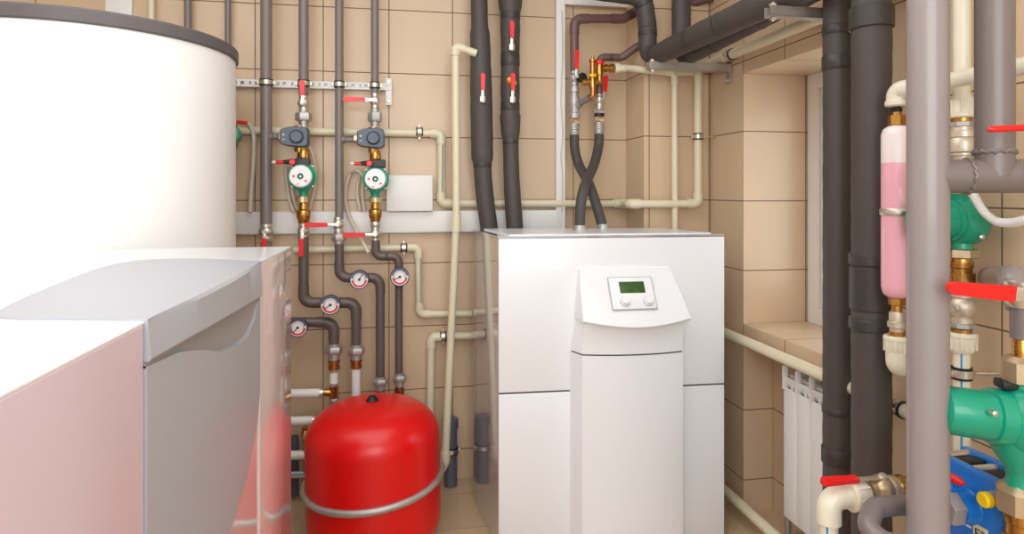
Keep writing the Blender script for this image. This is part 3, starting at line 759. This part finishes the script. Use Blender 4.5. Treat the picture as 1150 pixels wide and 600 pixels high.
# right wall black pipes
insul([G(655,-12,2.78), G(723,-3,2.72), V(1.095,2.72,2.10), V(1.095,2.72,1.962), V(1.30,1.59,2.03), V(1.30,1.59,1.2), V(1.30,1.59,.30)],
      interp([(0,.040),(.17,.041),(.2,.046),(.38,.05),(.48,.052),(.5,.051),(1,.051)]),
      'black insulated pipe with the low elbow, along the wall and down, nearest the camera', [(.085,.03,.05),(.125,.02,.05),(.17,.02,.05),(.25,.02,.02),(.30,.02,.02),(.535,.06,.12),(.76,.12,.09),(.735,.03,.13),(.79,.03,.13)], fil=.07)
insul([G(765,-110,2.69), G(765,66,2.69), V(1.36,1.81,2.045), V(1.36,1.81,1.2), V(1.36,1.81,.28)],
      interp([(0,.040),(.2,.042),(1,.0435)]),
      'slimmer black insulated pipe behind, along the right wall and down past the window', [(.28,.02,.04),(.36,.02,.04),(.515,.03,.06),(.545,.045,.08),(.92,.05,.09),(.88,.02,.05)], fil=.06)
# strut brackets
def strut(Y, z, xa, lb):
    T = Thing('strut_bracket', lb, 'bracket', V(XR, Y, z))
    T.part('channel', MB().b2((xa,Y-.018,z-.016), (XR-.004,Y-.015,z+.016)).b2((xa,Y+.015,z-.016), (XR-.004,Y+.018,z+.016)).b2((xa,Y-.018,z-.018), (XR-.004,Y+.018,z-.015)), STEEL)
    pl = T.part('wall_plate', MB().box(V(XR-.005,Y,z-.005), (.006,.04,.125), bev=.001), STEEL)
    for dz in (.045,-.055): T.part('bolt', MB().lathe(V(XR-.008,Y,z+dz), V(-1,0,0), [(0,.012),(.008,.012),(.008,.006),(.016,.006)], 6), CHROME, pl)
    T.part('end_bolt', MB().cyl(V(xa+.02,Y,z-.03), V(xa+.02,Y,z+.03), .005, 10).hexn(V(xa+.02,Y,z-.026), UP, 0, .009, .012).hexn(V(xa+.02,Y,z+.017), UP, 0, .009, .012), CHROME)
strut(2.63, 1.915, 1.06, 'lower far strut bracket under the black pipe elbow')
strut(1.885, 1.948, 1.165, 'upper near strut bracket between the black pipes')

# ================= brown pipes and safety group =================
YG = 2.93
pipe([G(645,80,YG), G(645,21,YG), G(700,21,YG), G(716,12,YG), G(757,11,2.88), G(800,-4,2.78)], .021, BROWNP, 'upper brown pipe bending from the left hose over to the right corner', .05, sleeves=1.12)
pipe([G(673,106,YG-.01), G(673,64,YG-.01), G(698,65,YG-.01), G(716,52,YG-.05), G(735,46,YG-.1)], .0165, BROWNP, 'lower brown pipe from the right hose, passing behind the black elbow', .04, sleeves=1.12)
ball_valve(G(645,88,YG), UP, .019, UP, .125, 'ball valve with upright red handle, left of the brass safety group', m=GALV, off=0)
single('gauge_knob', MB().lathe(G(651,88,YG-.02), V(.35,-1,0), [(0,.02),(.02,.023),(.028,.023),(.03,.018),(.026,.016),(.026,.001)], 28), BLACK, 'small black round gauge on the left valve', 'gauge')
T = Thing('pipe_tee', 'galvanised tee above the left crossing hose', 'pipe fitting', G(645,132,YG))
a = G(645,99,YG); hh_ = (a-G(645,133,YG)).length
T.part('body', MB().lathe(a, V(0,0,-1), [(0,.018),(0,.026),(hh_*.14,.026),(hh_*.16,.021),(hh_*.3,.022),(hh_*.45,.028),(hh_*.6,.022),(hh_*.82,.021),(hh_*.84,.027),(hh_,.027),(hh_,.02)]), GALV)
T.part('branch', MB().cyl(G(646,119,YG), G(662,110,YG-.05), .014), GREYP)
T.part('nipple', MB().cyl(G(645,94,YG), G(645,142,YG), .0165), GALV)
T.part('branch_collar', MB().cyl(G(647,118.5,YG-.003), G(651,116,YG-.018), .022), GALV)
T.part('nut', MB().hexn(G(645,133,YG), V(0,0,-1), 0, .024, .024), PALEBR)
single('crimp_sleeve', MB().lathe(G(645,138,YG), V(0,0,-1), [(0,.017)]+sum([[(.004+i*.011,.0235),(.010+i*.011,.0245),(.013+i*.011,.0225)] for i in range(5)],[])+[(.062,.017)]), GALV, 'ribbed silver sleeve on top of the left crossing hose', 'pipe fitting')
ball_valve(G(673,112,YG), UP, .018, V(.06,0,1), .11, 'ball valve with upright red handle, right of the brass safety group', m=CHROME, face=V(.35,-1,0))
T = Thing('pipe_union', 'dark-ringed union above the right crossing hose', 'pipe fitting', G(673,133,YG))
T.part('nut', MB().hexn(G(673,123,YG), V(0,0,-1), 0, .02, .028), GALV)
T.part('nipple', MB().cyl(G(673,114,YG), G(673,142,YG), .0165), NICK)
T.part('seal', MB().cyl(G(673,127.5,YG), G(673,131,YG), .024), BLACK)
T.part('collar', MB().hexn(G(673,131,YG), V(0,0,-1), 0, .025, .023), PALEBR)
single('crimp_sleeve', MB().lathe(G(673,137,YG), V(0,0,-1), [(0,.017)]+sum([[(.004+i*.011,.0235),(.010+i*.011,.0245),(.013+i*.011,.0225)] for i in range(5)],[])+[(.062,.017)]), GALV, 'ribbed silver sleeve on top of the right crossing hose', 'pipe fitting')
def hose(l, label):
    P = smooth([G(x, y, Y) for x, y, Y in l], 10)
    T = Thing('flexible_hose', label, 'hose', P[-1])
    T.part('tube', MB().sweep(P, .0225, 20), FOAM)
    T.part('end_fitting', MB().lathe(V(P[-1].x,P[-1].y,1.195), UP, [(0,.034),(.008,.034),(.01,.028),(.03,.025)]), GALV)
hose([(645,152,YG),(645.5,168,YG),(650,185,YG-.01),(661,206,2.80),(669,228,2.76),(677,256,2.74)], 'black flexible hose starting left and crossing behind to the right')
hose([(673,151,YG),(672,165,YG),(667,185,2.86),(657,208,2.70),(652,232,2.66),(651,259,2.66)], 'black flexible hose starting right and crossing in front to the left')
T = Thing('safety_valve_group', 'brass safety valve group with red cap beside the brown pipes', 'valve', G(667,100,YG-.05))
ys = YG-.05
T.part('elbow', MB().sweep(fillet([G(661,110,ys),G(666,109,ys),G(666,99,ys)], .02, 8), .0145), COPPER)
T.part('left_column', MB().lathe(G(665.5,99,ys), UP, [(0,.016),(.02,.018),(.03,.018),(.03,.014),(.045,.014),(.05,.018),(.062,.018),(.066,.0125),(.12,.012),(.122,.016),(.132,.016),(.135,.006),(.15,.006)]), BRASS)
T.part('yellow_ring', MB().lathe(G(665.5,86.5,ys), UP, [(0,.013),(0,.0185),(.012,.0185),(.012,.013)]), YEL)
T.part('cross_body', MB().cyl(G(657,92.5,ys), G(675,92.5,ys), .0135).lathe(G(657,92.5,ys), V(-1,0,0), [(0,.016),(.014,.016),(.016,.01)]), BRASS)
T.part('right_column', MB().lathe(G(673.5,93,ys), UP, [(0,.013),(.03,.013),(.035,.017),(.085,.017),(.09,.014)]), BRASS)
T.part('red_cap', MB().lathe(G(673.5,73,ys), UP, [(0,.017),(.003,.0195),(.018,.0195),(.022,.015),(.022,.001)]), RED)
T.part('outlet', MB().lathe(G(675,76.5,ys), V(1,0,0), [(0,.012),(.02,.012),(.02,.018),(.032,.018),(.032,.014),(.044,.014),(.044,.021),(.06,.021)]), BRASS)
T = Thing('pipe_union', 'cream plastic union right of the brass safety group', 'pipe fitting', G(690,76.5,YG-.04))
T.part('nut', MB().lathe(G(690,76.5,YG-.04), V(1,-.1,0), [(0,.018),(.002,.026),(.02,.024),(.03,.018),(.055,.0175)], 12), PPRL)

# ================= red expansion vessel =================
vc = V(-.096, 2.556, 0); RV = .257
tilt = Matrix.Rotation(math.radians(-1.2), 3, 'Y')
T = Thing('expansion_vessel', 'squat glossy red expansion vessel with grey clamp ring on the floor', 'expansion vessel', vc)
zc = .262; hs = .15; prof = []
for i in range(17):
    a = math.pi/2*i/16; prof.append((zc-hs-.135*math.cos(a)**1.0, RV*(math.sin(a)**.72)))
for i in range(17):
    a = math.pi/2*(1-i/16); prof.append((zc+hs+.143*math.cos(a), RV*(math.sin(a)**.72)))
ax = tilt @ UP
c0 = vc+V(0,0,zc)-ax*zc
T.part('shell', MB().lathe(c0, ax, prof, 96), REDEN)
bax = Matrix.Rotation(math.radians(-4.5), 3, 'Y') @ Matrix.Rotation(math.radians(2), 3, 'X') @ UP
bc = vc+V(0,0,zc-.005)
T.part('clamp_ring', MB().ring(bc, bax, RV+.006, .0125, 96, 12, 1.0), GALV, label='grey clamp ring')
T.part('clamp_lip', MB().ring(bc-bax*.010, bax, RV+.002, .007, 96, 8), GALV)
T.part('valve_cap', MB().lathe(c0+ax*(zc+hs+.138), ax, [(0,.026),(.006,.026),(.016,.016),(.022,.014),(.024,.001)], 24), BLACK, label='black cap')
for i in range(3):
    a = 2.1*i+.5; p = vc+V(math.cos(a)*.17, math.sin(a)*.17, 0)
    T.part('foot', MB().cyl(p, p+UP*.07, .012, 12).cyl(p, p+UP*.006, .02, 14), BLACK)

# ================= radiator =================
T = Thing('radiator', 'white aluminium sectional radiator in the recess under the window sill', 'radiator', V(1.5,2.0,.1))
ns_ = 8; y = 2.255
for i in range(ns_):
    ya, yb_ = y-i*.0815, y-i*.0815-.0785
    if yb_ < 1.6: break
    ym = (ya+yb_)/2
    m_ = MB()
    # front plate, web, top fins
    m_.b2((1.462,yb_,.118), (1.470,ya,.615), .003)
    m_.b2((1.4705,ym-.004,.119), (1.5295,ym+.004,.654))
    m_.box(V(1.475,ym,.635), (.008,.076,.045), (V(.9,0,.43).normalized(), V(0,1,0), V(-.43,0,.9).normalized()), .002)
    m_.b2((1.484,yb_+.003,.655), (1.545,ya-.003,.663), .002)
    for dx in (.0,.018): m_.b2((1.490+dx,yb_+.004,.12), (1.494+dx,ya-.004,.654))
    m_.b2((1.488,ym-.022,.69), (1.545,ym+.022,.698), .002)
    m_.b2((1.490,ym-.003,.664), (1.543,ym+.003,.689))
    m_.b2((1.530,yb_,.118), (1.538,ya,.6), .002)
    m_.b2((1.452,ya-.010,.61), (1.475,ya-.006,.70), .001)
    T.part('section', m_, RADI)
T.part('header', MB().cyl(V(1.515,2.265,.63), V(1.515,y-ns_*.0815,.63), .02).cyl(V(1.515,2.265,.16), V(1.515,y-ns_*.0815,.16), .02), RADI)
T.part('air_vent', MB().cyl(V(1.515,2.29,.16), V(1.515,2.26,.16), .011).cyl(V(1.5,2.285,.0), V(1.5,2.285,.16), .012), GALV, label='nickel lower pipe connection')

# ================= RIGHT FOREGROUND =================
def at(px, Y):      # plan position behind a given picture column
    p = G(px, HZ, Y); return p
# big welded grey steel pipework
bp = G(1042, HZ, 1.117); rp = G(1117, HZ, 1.08)
T = Thing('steel_pipework', 'big light grey painted steel riser with a welded branch to a second riser, right foreground', 'pipe', V(bp.x,bp.y,0))
T.part('riser', MB().cyl(V(bp.x,bp.y,0), V(bp.x,bp.y,2.75), .0373, 40), GREYL)
zb_ = G(1117,198,1.08).z
T.part('riser', MB().cyl(V(rp.x,rp.y,zb_), V(rp.x,rp.y,2.75), .0335, 40), GREYP, label='shorter darker grey riser')
T.part('branch', MB().cyl(V(bp.x+.01,bp.y-.003,zb_), V(XR,rp.y-.085,zb_), .0335, 40), GREYP)
def weld(c, ax, R, r):
    u, v = frame(ax); m_ = MB(); L_ = []
    for i in range(48):
        t = 2*math.pi*i/48; o = u*math.cos(t)+v*math.sin(t); rr = r*(1+.16*math.sin(i*2.6)+.1*math.sin(i*1.1))
        L_.append([c+ax*(.002*math.sin(i*1.9))+o*(R+rr*math.cos(q))+ax*rr*math.sin(q) for q in [2*math.pi*j/8 for j in range(8)]])
    return m_.rings(L_, close=True)
T.part('weld_bead', weld(V(rp.x,rp.y,zb_+.048), UP, .0335, .0045), GREYP)
T.part('weld_bead', weld(V(bp.x+.068,bp.y-.021,zb_), V(1,-.3,0).normalized(), .0335, .004), GREYP)
T.part('weld_bead', weld(V(rp.x+.072,rp.y-.022,zb_), V(1,-.3,0).normalized(), .0335, .003), WHITEP)

# pink gel vessel and its fittings
vp = G(1007, HZ, 1.475)
def Zv(y): return G(1007, y, 1.475).z
def VV(y): return V(vp.x, vp.y, Zv(y))
T = Thing('filter_vessel', 'slim translucent pink and milky white vessel between the black and grey pipes', 'vessel', VV(335))
z0, z1, z2 = Zv(335), Zv(183), Zv(141)
T.part('lower_body', MB().lathe(V(vp.x,vp.y,0), UP, [(z0,.012),(z0+.003,.024),(z0+.012,.033),(z0+.03,.0365),(z1,.0365)], 40), PINK, label='pink filled part')
T.part('upper_body', MB().lathe(V(vp.x,vp.y,0), UP, [(z1,.0365),(z2-.025,.0365),(z2-.01,.032),(z2-.002,.022),(z2,.012)], 40), MILK, label='milky white empty part')
T.part('band', MB().lathe(VV(242), UP, [(0,.0365),(0,.0385),(.004,.040),(.014,.040),(.018,.0385),(.018,.0365)], 40), CHROME, label='chrome band')
def stack(px, Y, items, name, label, cat='pipe fitting'):
    """items: (part name, material, y top, y bottom, profile of (fraction, radius), seg)"""
    c = G(px, HZ, Y); T = Thing(name, label, cat, V(c.x, c.y, G(px, items[-1][3], Y).z))
    for pn, m_, ya, yb_, pf, sg in items:
        za, zb2 = G(px,ya,Y).z, G(px,yb_,Y).z
        T.part(pn, MB().lathe(V(c.x,c.y,za), V(0,0,-1), [(f*(za-zb2), r) for f, r in pf], sg, rot=.3), m_)
    return T
nutp = lambda r: [(0,r*.85),(.12,r),(.88,r),(1,r*.85)]
stack(1007, 1.475, [('seal', BLACK, 121, 126, [(0,.012),(.3,.014),(1,.012)], 20), ('nut', BRASS, 126, 141, [(0,.012),(.25,.012),(.26,.021),(1,.021)], 6)], 'pipe_fitting', 'brass nut on top of the pink vessel')
stack(1007, 1.475, [('nut', BRASS, 334, 343, nutp(.02), 6), ('neck', BRASS, 342, 350, [(0,.012),(1,.013)], 20), ('body', NICK, 350, 373, [(0,.016),(.1,.018),(.45,.018),(.5,.022),(.75,.022),(.8,.017),(1,.017)], 24), ('ring', BRASS, 372, 378, [(0,.02),(1,.02)], 24)], 'pipe_fitting', 'brass and nickel fittings below the pink vessel')
def fluted(c, d, h, r, n=8):
    """ribbed plastic union nut"""
    m_ = MB().lathe(c, d, [(0,r*.92),(h*.06,r*1.02),(h*.2,r*1.02),(h*.24,r*.95),(h*.8,r*.86),(h,r*.68)], 32)
    u, v = frame(d); d = d.normalized()
    for i in range(n):
        a = 2*math.pi*i/n; o = u*math.cos(a)+v*math.sin(a)
        m_.box(c+d*h*.46+o*r*.89, (r*.2, r*.12, h*.78), (o, d.cross(o), d), .001)
    return m_
T = Thing('pipe_union', 'cream ribbed union and elbow under the pink vessel', 'pipe fitting', VV(420))
T.part('nut', fluted(VV(377), V(0,0,-1), .05, .031), PPRL)
T.part('elbow', MB().sweep(fillet([VV(394), VV(413), VV(413)+V(.15,.06,0)], .022, 8), .026), PPRL)
# upper cream pipe round to the right wall
zt_ = Zv(103)
T = Thing('pipe', 'cream pipe from the top of the pink vessel along the right wall', 'pipe', VV(120))
T.part('tube', MB().sweep(fillet([VV(116), VV(103), V(vp.x+.018,vp.y-.05,zt_+.004), V(1.315,.3,zt_+.01)], .022, 8), .0195), PPRL)
T.part('elbow', MB().sweep(fillet([VV(117), VV(102), V(vp.x+.014,vp.y-.055,zt_+.004)], .024, 8), .0245), PPRL)
T.part('socket', MB().lathe(VV(120), UP, [(0,.024),(.004,.028),(.014,.028),(.018,.024)]), PPRL)

# cream column with upper green pump
CY = 1.358; CX_ = 1080
cc = G(CX_, HZ, CY)
def CV(y): return V(cc.x, cc.y, G(CX_, y, CY).z)
single('pipe', MB().cyl(CV(-400), CV(112), .0190), PPRL, 'cream upright pipe above the union, between the two grey risers', 'pipe')
T = Thing('pipe_union', 'cream ribbed union at the top of the right column', 'pipe fitting', CV(133))
T.part('nut', fluted(CV(133), UP, .052, .033), PPRL)
T.part('ring', MB().cyl(CV(133), CV(137), .022), BRASS)
stack(CX_, CY, [('nut', GALV, 137, 143, nutp(.032), 8), ('body', NICK, 142, 183, [(0,.026),(.12,.027),(.14,.031),(.3,.031),(.32,.028),(.4,.031),(.55,.0325),(.7,.031),(.74,.027),(.8,.027),(.82,.022),(1,.021)], 28), ('lower_ring', PALEBR, 183, 190, [(0,.026),(1,.026)], 6)], 'pipe_fitting', 'nickel valve body below the cream union, partly behind the grey riser', 'valve')
single('red_lever_valve', MB().lathe(G(1109,145.5,1.0), G(1160,143,.985)-G(1109,145.5,1.0), [(0,.002),(.002,.0045),(.008,.006),(.16,.0065)], 14), RED, 'thin red lever beside the second grey riser, upper right', 'valve')
T = Thing('circulation_pump', 'smaller green pump half behind the big grey riser, upper right', 'pump', CV(280))
left = V(-.985,.174,0)
pc = CV(248)
T.part('volute', MB().lathe(pc-left*.045, left, [(0,.03),(.008,.05),(.02,.058),(.05,.06),(.062,.056),(.066,.048)], 40), GREEN)
T.part('motor', MB().lathe(pc+left*.01, left, [(0,.05),(.02,.05),(.022,.044),(.10,.043),(.108,.036),(.108,.001)], 40), GREEN)
T.part('neck', MB().lathe(CV(218), V(0,0,-1), [(0,.028),(.01,.024),(.06,.03),(.09,.03),(.115,.021),(.135,.026),(.14,.028)]), GREEN)
bm_ = MB()
for s1 in (1,-1):
    for s2 in (1,-1): bm_.lathe(pc+V(0,-.036*s2 if s2>0 else .036,.036*s1)-left*.005, V(-.3,-1,0), [(0,.006),(.022,.006),(.024,.003)], 8)
T.part('bolt', bm_, CHROME, label='housing bolts')
stack(CX_, CY, [('nut', PALEBR, 279, 290, nutp(.036), 6), ('body', BRASS, 288, 318, [(0,.02),(.2,.021),(.2,.025),(.4,.025),(.45,.022),(.6,.022),(.6,.028),(1,.028)], 28)], 'pipe_fitting', 'pale bronze nut and brass coupling under the smaller green pump')
ball_valve(CV(345), UP, .0215, V(-1,0,0), .05, 'nickel ball valve on the right column behind the long red handle', m=NICK, hand=False, L0=.04, face=V(-.9,-.4,0))
stack(CX_, CY, [('nut', GALV, 362, 368, nutp(.031), 8), ('seal', BLACK, 367.5, 369, [(0,.024),(1,.024)], 24), ('ring', BRASS, 369, 374, [(0,.022),(1,.022)], 24)], 'pipe_fitting', 'grey nut with black seal on the right column')
T = Thing('pipe_union', 'lower cream ribbed union on the right column, above the striped pipe', 'pipe fitting', CV(395))
T.part('nut', fluted(CV(373), V(0,0,-1), .05, .033), PPRL)
T = Thing('pipe', 'cream upright pipe with blue stripe behind the big green pump', 'pipe', V(cc.x,cc.y,0))
T.part('tube', MB().cyl(CV(392), V(cc.x,cc.y,0), .0185), PPRL)
sd = V(-.72,-.69,0)
T.part('stripe', MB().cyl(CV(392)+sd*.0168, V(cc.x,cc.y,.02)+sd*.0168, .0028, 8), STRIPE)
clamp(CV(419), UP, .0185, 'chrome clamp on the blue-striped upright pipe', V(XR,CY-.02,CV(419).z))
# white corrugated hose
P = smooth([G(1090,214,1.30), G(1096,224,1.28), G(1106,239,1.26), G(1120,249,1.24), G(1138,250,1.2), G(1156,246,1.16), G(1200,238,1.1)], 24)
single('corrugated_hose', MB().sweep(dense(P,.002), lambda t, i: .0088 if i % 3 else .0102, 14), WHITEP, 'white corrugated hose curving away from the smaller green pump', 'hose')

# near right column: elbow, valve with long red handle, big pump
KY = 1.063; kc = G(1148, HZ, KY)
def K(y): return V(kc.x, kc.y, G(1148, y, KY).z)
T = Thing('pipe', 'grey pipe elbow coming out of the right wall above the long red handle', 'pipe', V(XR,1.38,K(310).z))
T.part('tube', MB().sweep(fillet([V(XR,1.36,1.155), V(kc.x+.012,kc.y+.028,1.196), K(345)], .05, 10), .027), GREYL)
T = Thing('ball_valve', 'valve with long red handle across the right column', 'valve', K(330))
T.part('body', MB().lathe(K(345), UP, [(0,.024),(.01,.03),(.05,.03),(.055,.024)]), CHROME)
hp = K(329)+V(0,-.05,0); hd_ = (G(1064,323,1.04)-hp).normalized(); fz = V(-.35,-.94,0); fz = (fz-hd_*fz.dot(hd_)).normalized()
sdv = hd_.cross(fz)
T.part('stem', MB().cyl(K(329), hp, .01), CHROME)
hnd = T.part('handle', MB().box(hp+hd_*.03, (.10,.027,.004), (hd_,sdv,fz), .001), CHROME)
ln_ = (G(1064,323,1.04)-hp).length; g0_ = (G(1131,327,1.04)-hp).length; poly = [hp+hd_*g0_+sdv*.015, hp+hd_*g0_-sdv*.015]
for i in range(9):
    t = -math.pi/2+math.pi*i/8; poly.append(hp+hd_*(ln_-.011+math.cos(t)*.012)+sdv*(math.sin(t)*.012))
T.part('grip', MB().prism([q-fz*.005 for q in poly], fz*.012), RED, hnd, label='long red plastic grip')
single('pipe', MB().cyl(K(344), K(380), .020), GREYP, 'short grey pipe between the long-handled valve and the big green pump', 'pipe')
stack(1148, KY, [('coupling', BRASS, 379, 402, [(0,.014),(.1,.0165),(1,.0165)], 28), ('nut', PALEBR, 400, 428, [(0,.024),(.2,.036),(1,.036)], 8)], 'pipe_fitting', 'brass coupling and pale bronze flange nut on top of the big green pump')
T = Thing('circulation_pump', 'big green circulation pump with black terminal box, right edge', 'pump', K(540))
kp = K(472); kl = V(-.93,.30,.10).normalized()
T.part('volute', MB().lathe(kp-kl*.03, kl, [(0,.04),(.006,.056),(.02,.066),(.05,.068),(.058,.062),(.064,.056)], 48), GREEN)
T.part('motor', MB().lathe(kp+kl*.03, kl, [(0,.056),(.03,.054),(.032,.048),(.10,.047),(.114,.042),(.120,.030),(.120,.001)], 16, rot=.2), GREEN)
T.part('neck', MB().lathe(K(426), V(0,0,-1), [(0,.026),(.012,.024),(.03,.03),(.06,.05),(.10,.056),(.14,.052),(.175,.030),(.195,.026),(.215,.034),(.222,.036)], 32), GREEN)
T.part('terminal_box', MB().box(kp+kl*.022+UP*.066, (.046,.036,.018), (kl, kl.cross(UP).normalized(), UP), .006), BLACK)
bm_ = MB()
for q_, dz in ((.02,.03),(.02,-.012),(.09,.02)): bm_.lathe(kp+kl*q_+V(-.01,-.050,dz), V(-.2,-1,0), [(0,.006),(.012,.006),(.014,.003)], 8)
T.part('bolt', bm_, CHROME, label='housing bolts')
stack(1148, KY, [('nut', PALEBR, 543, 574, [(0,.030),(.25,.044),(1,.044)], 8), ('coupling', BRASS, 573, 640, [(0,.03),(.1,.031),(.2,.031),(.22,.028),(.4,.028),(.42,.032),(1,.032)], 32)], 'pipe_fitting', 'pale bronze flange nut and brass coupling below the big green pump')

# blue plate heat exchanger
zt2 = .777
T = Thing('plate_heat_exchanger', 'bright blue plate heat exchanger under the big green pump', 'heat exchanger', V(1.245,1.22,.2))
fpl = T.part('front_plate', MB().b2((1.200,1.100,.25), (1.222,1.335,zt2), .002), BLUE)
T.part('rear_plate', MB().b2((1.285,1.125,.25), (1.305,1.288,zt2), .002), BLUE)
pk = MB()
for i in range(9): pk.b2((1.224+i*.0068,1.13,.28), (1.2275+i*.0068,1.28,zt2-.035))
T.part('plate_pack', pk, STEEL)
for yb2 in (1.16, 1.232): T.part('guide_bar', MB().box(V(1.253,yb2,zt2-.012), (.062,.030,.014), bev=.003), BLACK)
th = MB().lathe(V(1.222,1.196,zt2-.011), V(1,0,0), [(0,.008)]+sum([[(.003+i*.005,.0092),(.0055+i*.005,.0078)] for i in range(11)],[])+[(.062,.008)], 16)
T.part('threaded_rod', th, STEEL)
T.part('tie_bar', MB().cyl(V(1.16,1.268,zt2-.010), V(1.285,1.268,zt2-.010), .010), CHROME)
def port(Y, z, r, m_=BLUE, x=1.2, ln=.03): return MB().lathe(V(x,Y,z), V(-1,0,0), [(0,r*1.15),(.006,r*1.02),(ln,r)], 32)
pz = .695
T.part('port', port(1.185, pz, .034), BLUE)
T.part('port_nut', MB().hexn(V(1.172,1.185,pz), V(-1,0,0), 0, .032, .036), GREYL, label='grey hexagonal port nut')
T.part('vent_plug', MB().hexn(V(1.2,1.114,.744), V(-1,0,0), 0, .010, .017).lathe(V(1.19,1.114,.744), V(-1,0,0), [(0,.013),(.012,.013)], 24), GALV)
T.part('yellow_cap', MB().lathe(V(1.178,1.114,.744), V(-1,0,0), [(0,.0155),(.012,.0155),(.015,.012),(.015,.001)], 24), YEL, label='round yellow cap')
lb = T.part('label_plate', MB().b2((1.198,1.134,.620), (1.2005,1.168,.668)), LABELM, label='cream label reading E2')
def text(T, s, loc, size, rotm, m_, parent):
    cu = bpy.data.curves.new('lettering', 'FONT'); cu.body = s; cu.size = size; cu.extrude = .0003; cu.align_x = 'CENTER'
    o = bpy.data.objects.new('tmp', cu); col.objects.link(o)
    dg = bpy.context.evaluated_depsgraph_get(); me = bpy.data.meshes.new_from_object(o.evaluated_get(dg))
    bpy.data.objects.remove(o); me.transform(Matrix.Translation(loc-T.loc) @ rotm.to_4x4()); me.materials.clear(); me.materials.append(m_)
    ob = bpy.data.objects.new('lettering', me); col.objects.link(ob); ob.parent = parent
R_ = Matrix((V(0,-1,0), V(0,0,1), V(-1,0,0))).transposed()
text(T, 'E2', V(1.1975,1.151,.641), .028, R_, BLACK, lb)
T.part('warning_stripe', MB().b2((1.1985,1.174,.652), (1.2005,1.215,.656)), WHITEP, fpl)
T = Thing('lever_valve', 'small red lever above the grey port nut of the blue exchanger', 'valve', V(1.165,1.2,.75))
T.part('stem', MB().cyl(V(1.165,1.19,.725), V(1.165,1.19,.752), .006, 12).cyl(V(1.165,1.19,.729), V(1.2,1.19,.729), .006, 12), BLUE)
T.part('grip', MB().lathe(V(1.165,1.30,.757), V(0,-1,0), [(0,.006),(.01,.009),(.13,.009),(.142,.004)], 14), RED)

# cream elbow, union, valve at bottom
ez = G(930,560,1.32).z; ex = G(931,560,1.32).x
T = Thing('pipe', 'cream elbow pipe with blue stripe at the bottom right, left of the grey riser', 'pipe', V(ex,1.32,0))
T.part('tube', MB().cyl(V(ex,1.32,0), V(ex,1.32,ez-.03), .0195), PPRL)
T.part('elbow', MB().sweep(fillet([V(ex,1.32,ez-.055), V(ex,1.32,ez), V(ex+.055,1.32,ez+.002)], .026, 10), .0265, 24), PPRL)
T.part('stripe', MB().cyl(V(ex-.013,1.308,.02), V(ex-.013,1.308,ez-.055), .003, 8), STRIPE)
T = Thing('pipe_union', 'cream ribbed union beside the bottom cream elbow', 'pipe fitting', V(ex+.05,1.32,ez))
T.part('nut', fluted(V(ex+.048,1.32,ez+.003), V(1,0,.05), .048, .036), PPRL)
vx = ex+.135
ball_valve(V(vx,1.32,ez+.012), V(1,0,.05), .0215, V(-1,-.05,.03), .165, 'ball valve with short red handle over the bottom cream elbow', face=V(-.05,-.25,1), m=PALEBR, L0=.035, grip0=.42, stemh=.03)
single('pipe_fitting', MB().lathe(V(vx+.035,1.32,ez+.014), V(1,0,.05), [(0,.02),(.01,.024),(.02,.024),(.02,.018),(.04,.018)]), BRASS, 'brass coupling between the bottom valve and the grey riser', 'pipe fitting')
T = Thing('pipe', 'grey hooked pipe elbow at the bottom edge left of the grey riser', 'pipe', G(985,590,1.22))
T.part('tube', MB().sweep(fillet([G(1030,566,1.22),G(982,570,1.20),G(970,600,1.15),G(1040,625,1.10)], .035, 10), .0205, 22), GREYP)
T.part('nut', MB().hexn(G(1022,567,1.22), V(-1,0,-.05), 0, .022, .024), PALEBR)

# ================= camera, light =================
cam = bpy.data.cameras.new('camera'); co = bpy.data.objects.new('camera', cam); col.objects.link(co)
co.location = (0, 0, H); co.rotation_euler = (math.pi/2, 0, -TH)
cam.sensor_width = 36; cam.sensor_fit = 'HORIZONTAL'; cam.lens = F/1150*36; cam.shift_y = -(300-HZ)/1150; cam.clip_start = .02
bpy.context.scene.camera = co
def area(loc, rot, sx, sy, e, c=(1,1,1)):
    l_ = bpy.data.lights.new('lamp', 'AREA'); l_.shape = 'RECTANGLE'; l_.size = sx; l_.size_y = sy; l_.energy = e; l_.color = c
    o = bpy.data.objects.new('lamp', l_); o.location = loc; o.rotation_euler = rot; col.objects.link(o)
area((-.3, 1.2, 2.72), (0,0,0), 2.4, 2.0, 33, (.94,.97,1))
area((-.1, -1.1, 1.9), (math.radians(78),0,0), 2.2, 1.4, 42, (.94,.97,1))  # unseen fill light added behind the camera
area((1.83, 2.1, 1.35), (0,math.radians(90),0), .9, .7, 5, (.95,.98,1))
wd = bpy.data.worlds.new('world'); bpy.context.scene.world = wd; wd.use_nodes = True
bg = wd.node_tree.nodes['Background']; bg.inputs[0].default_value = (.97,.985,1,1); bg.inputs[1].default_value = 1.0
sc = bpy.context.scene
sc.view_settings.view_transform = 'Standard'; sc.view_settings.look = 'None'; sc.view_settings.exposure = 0
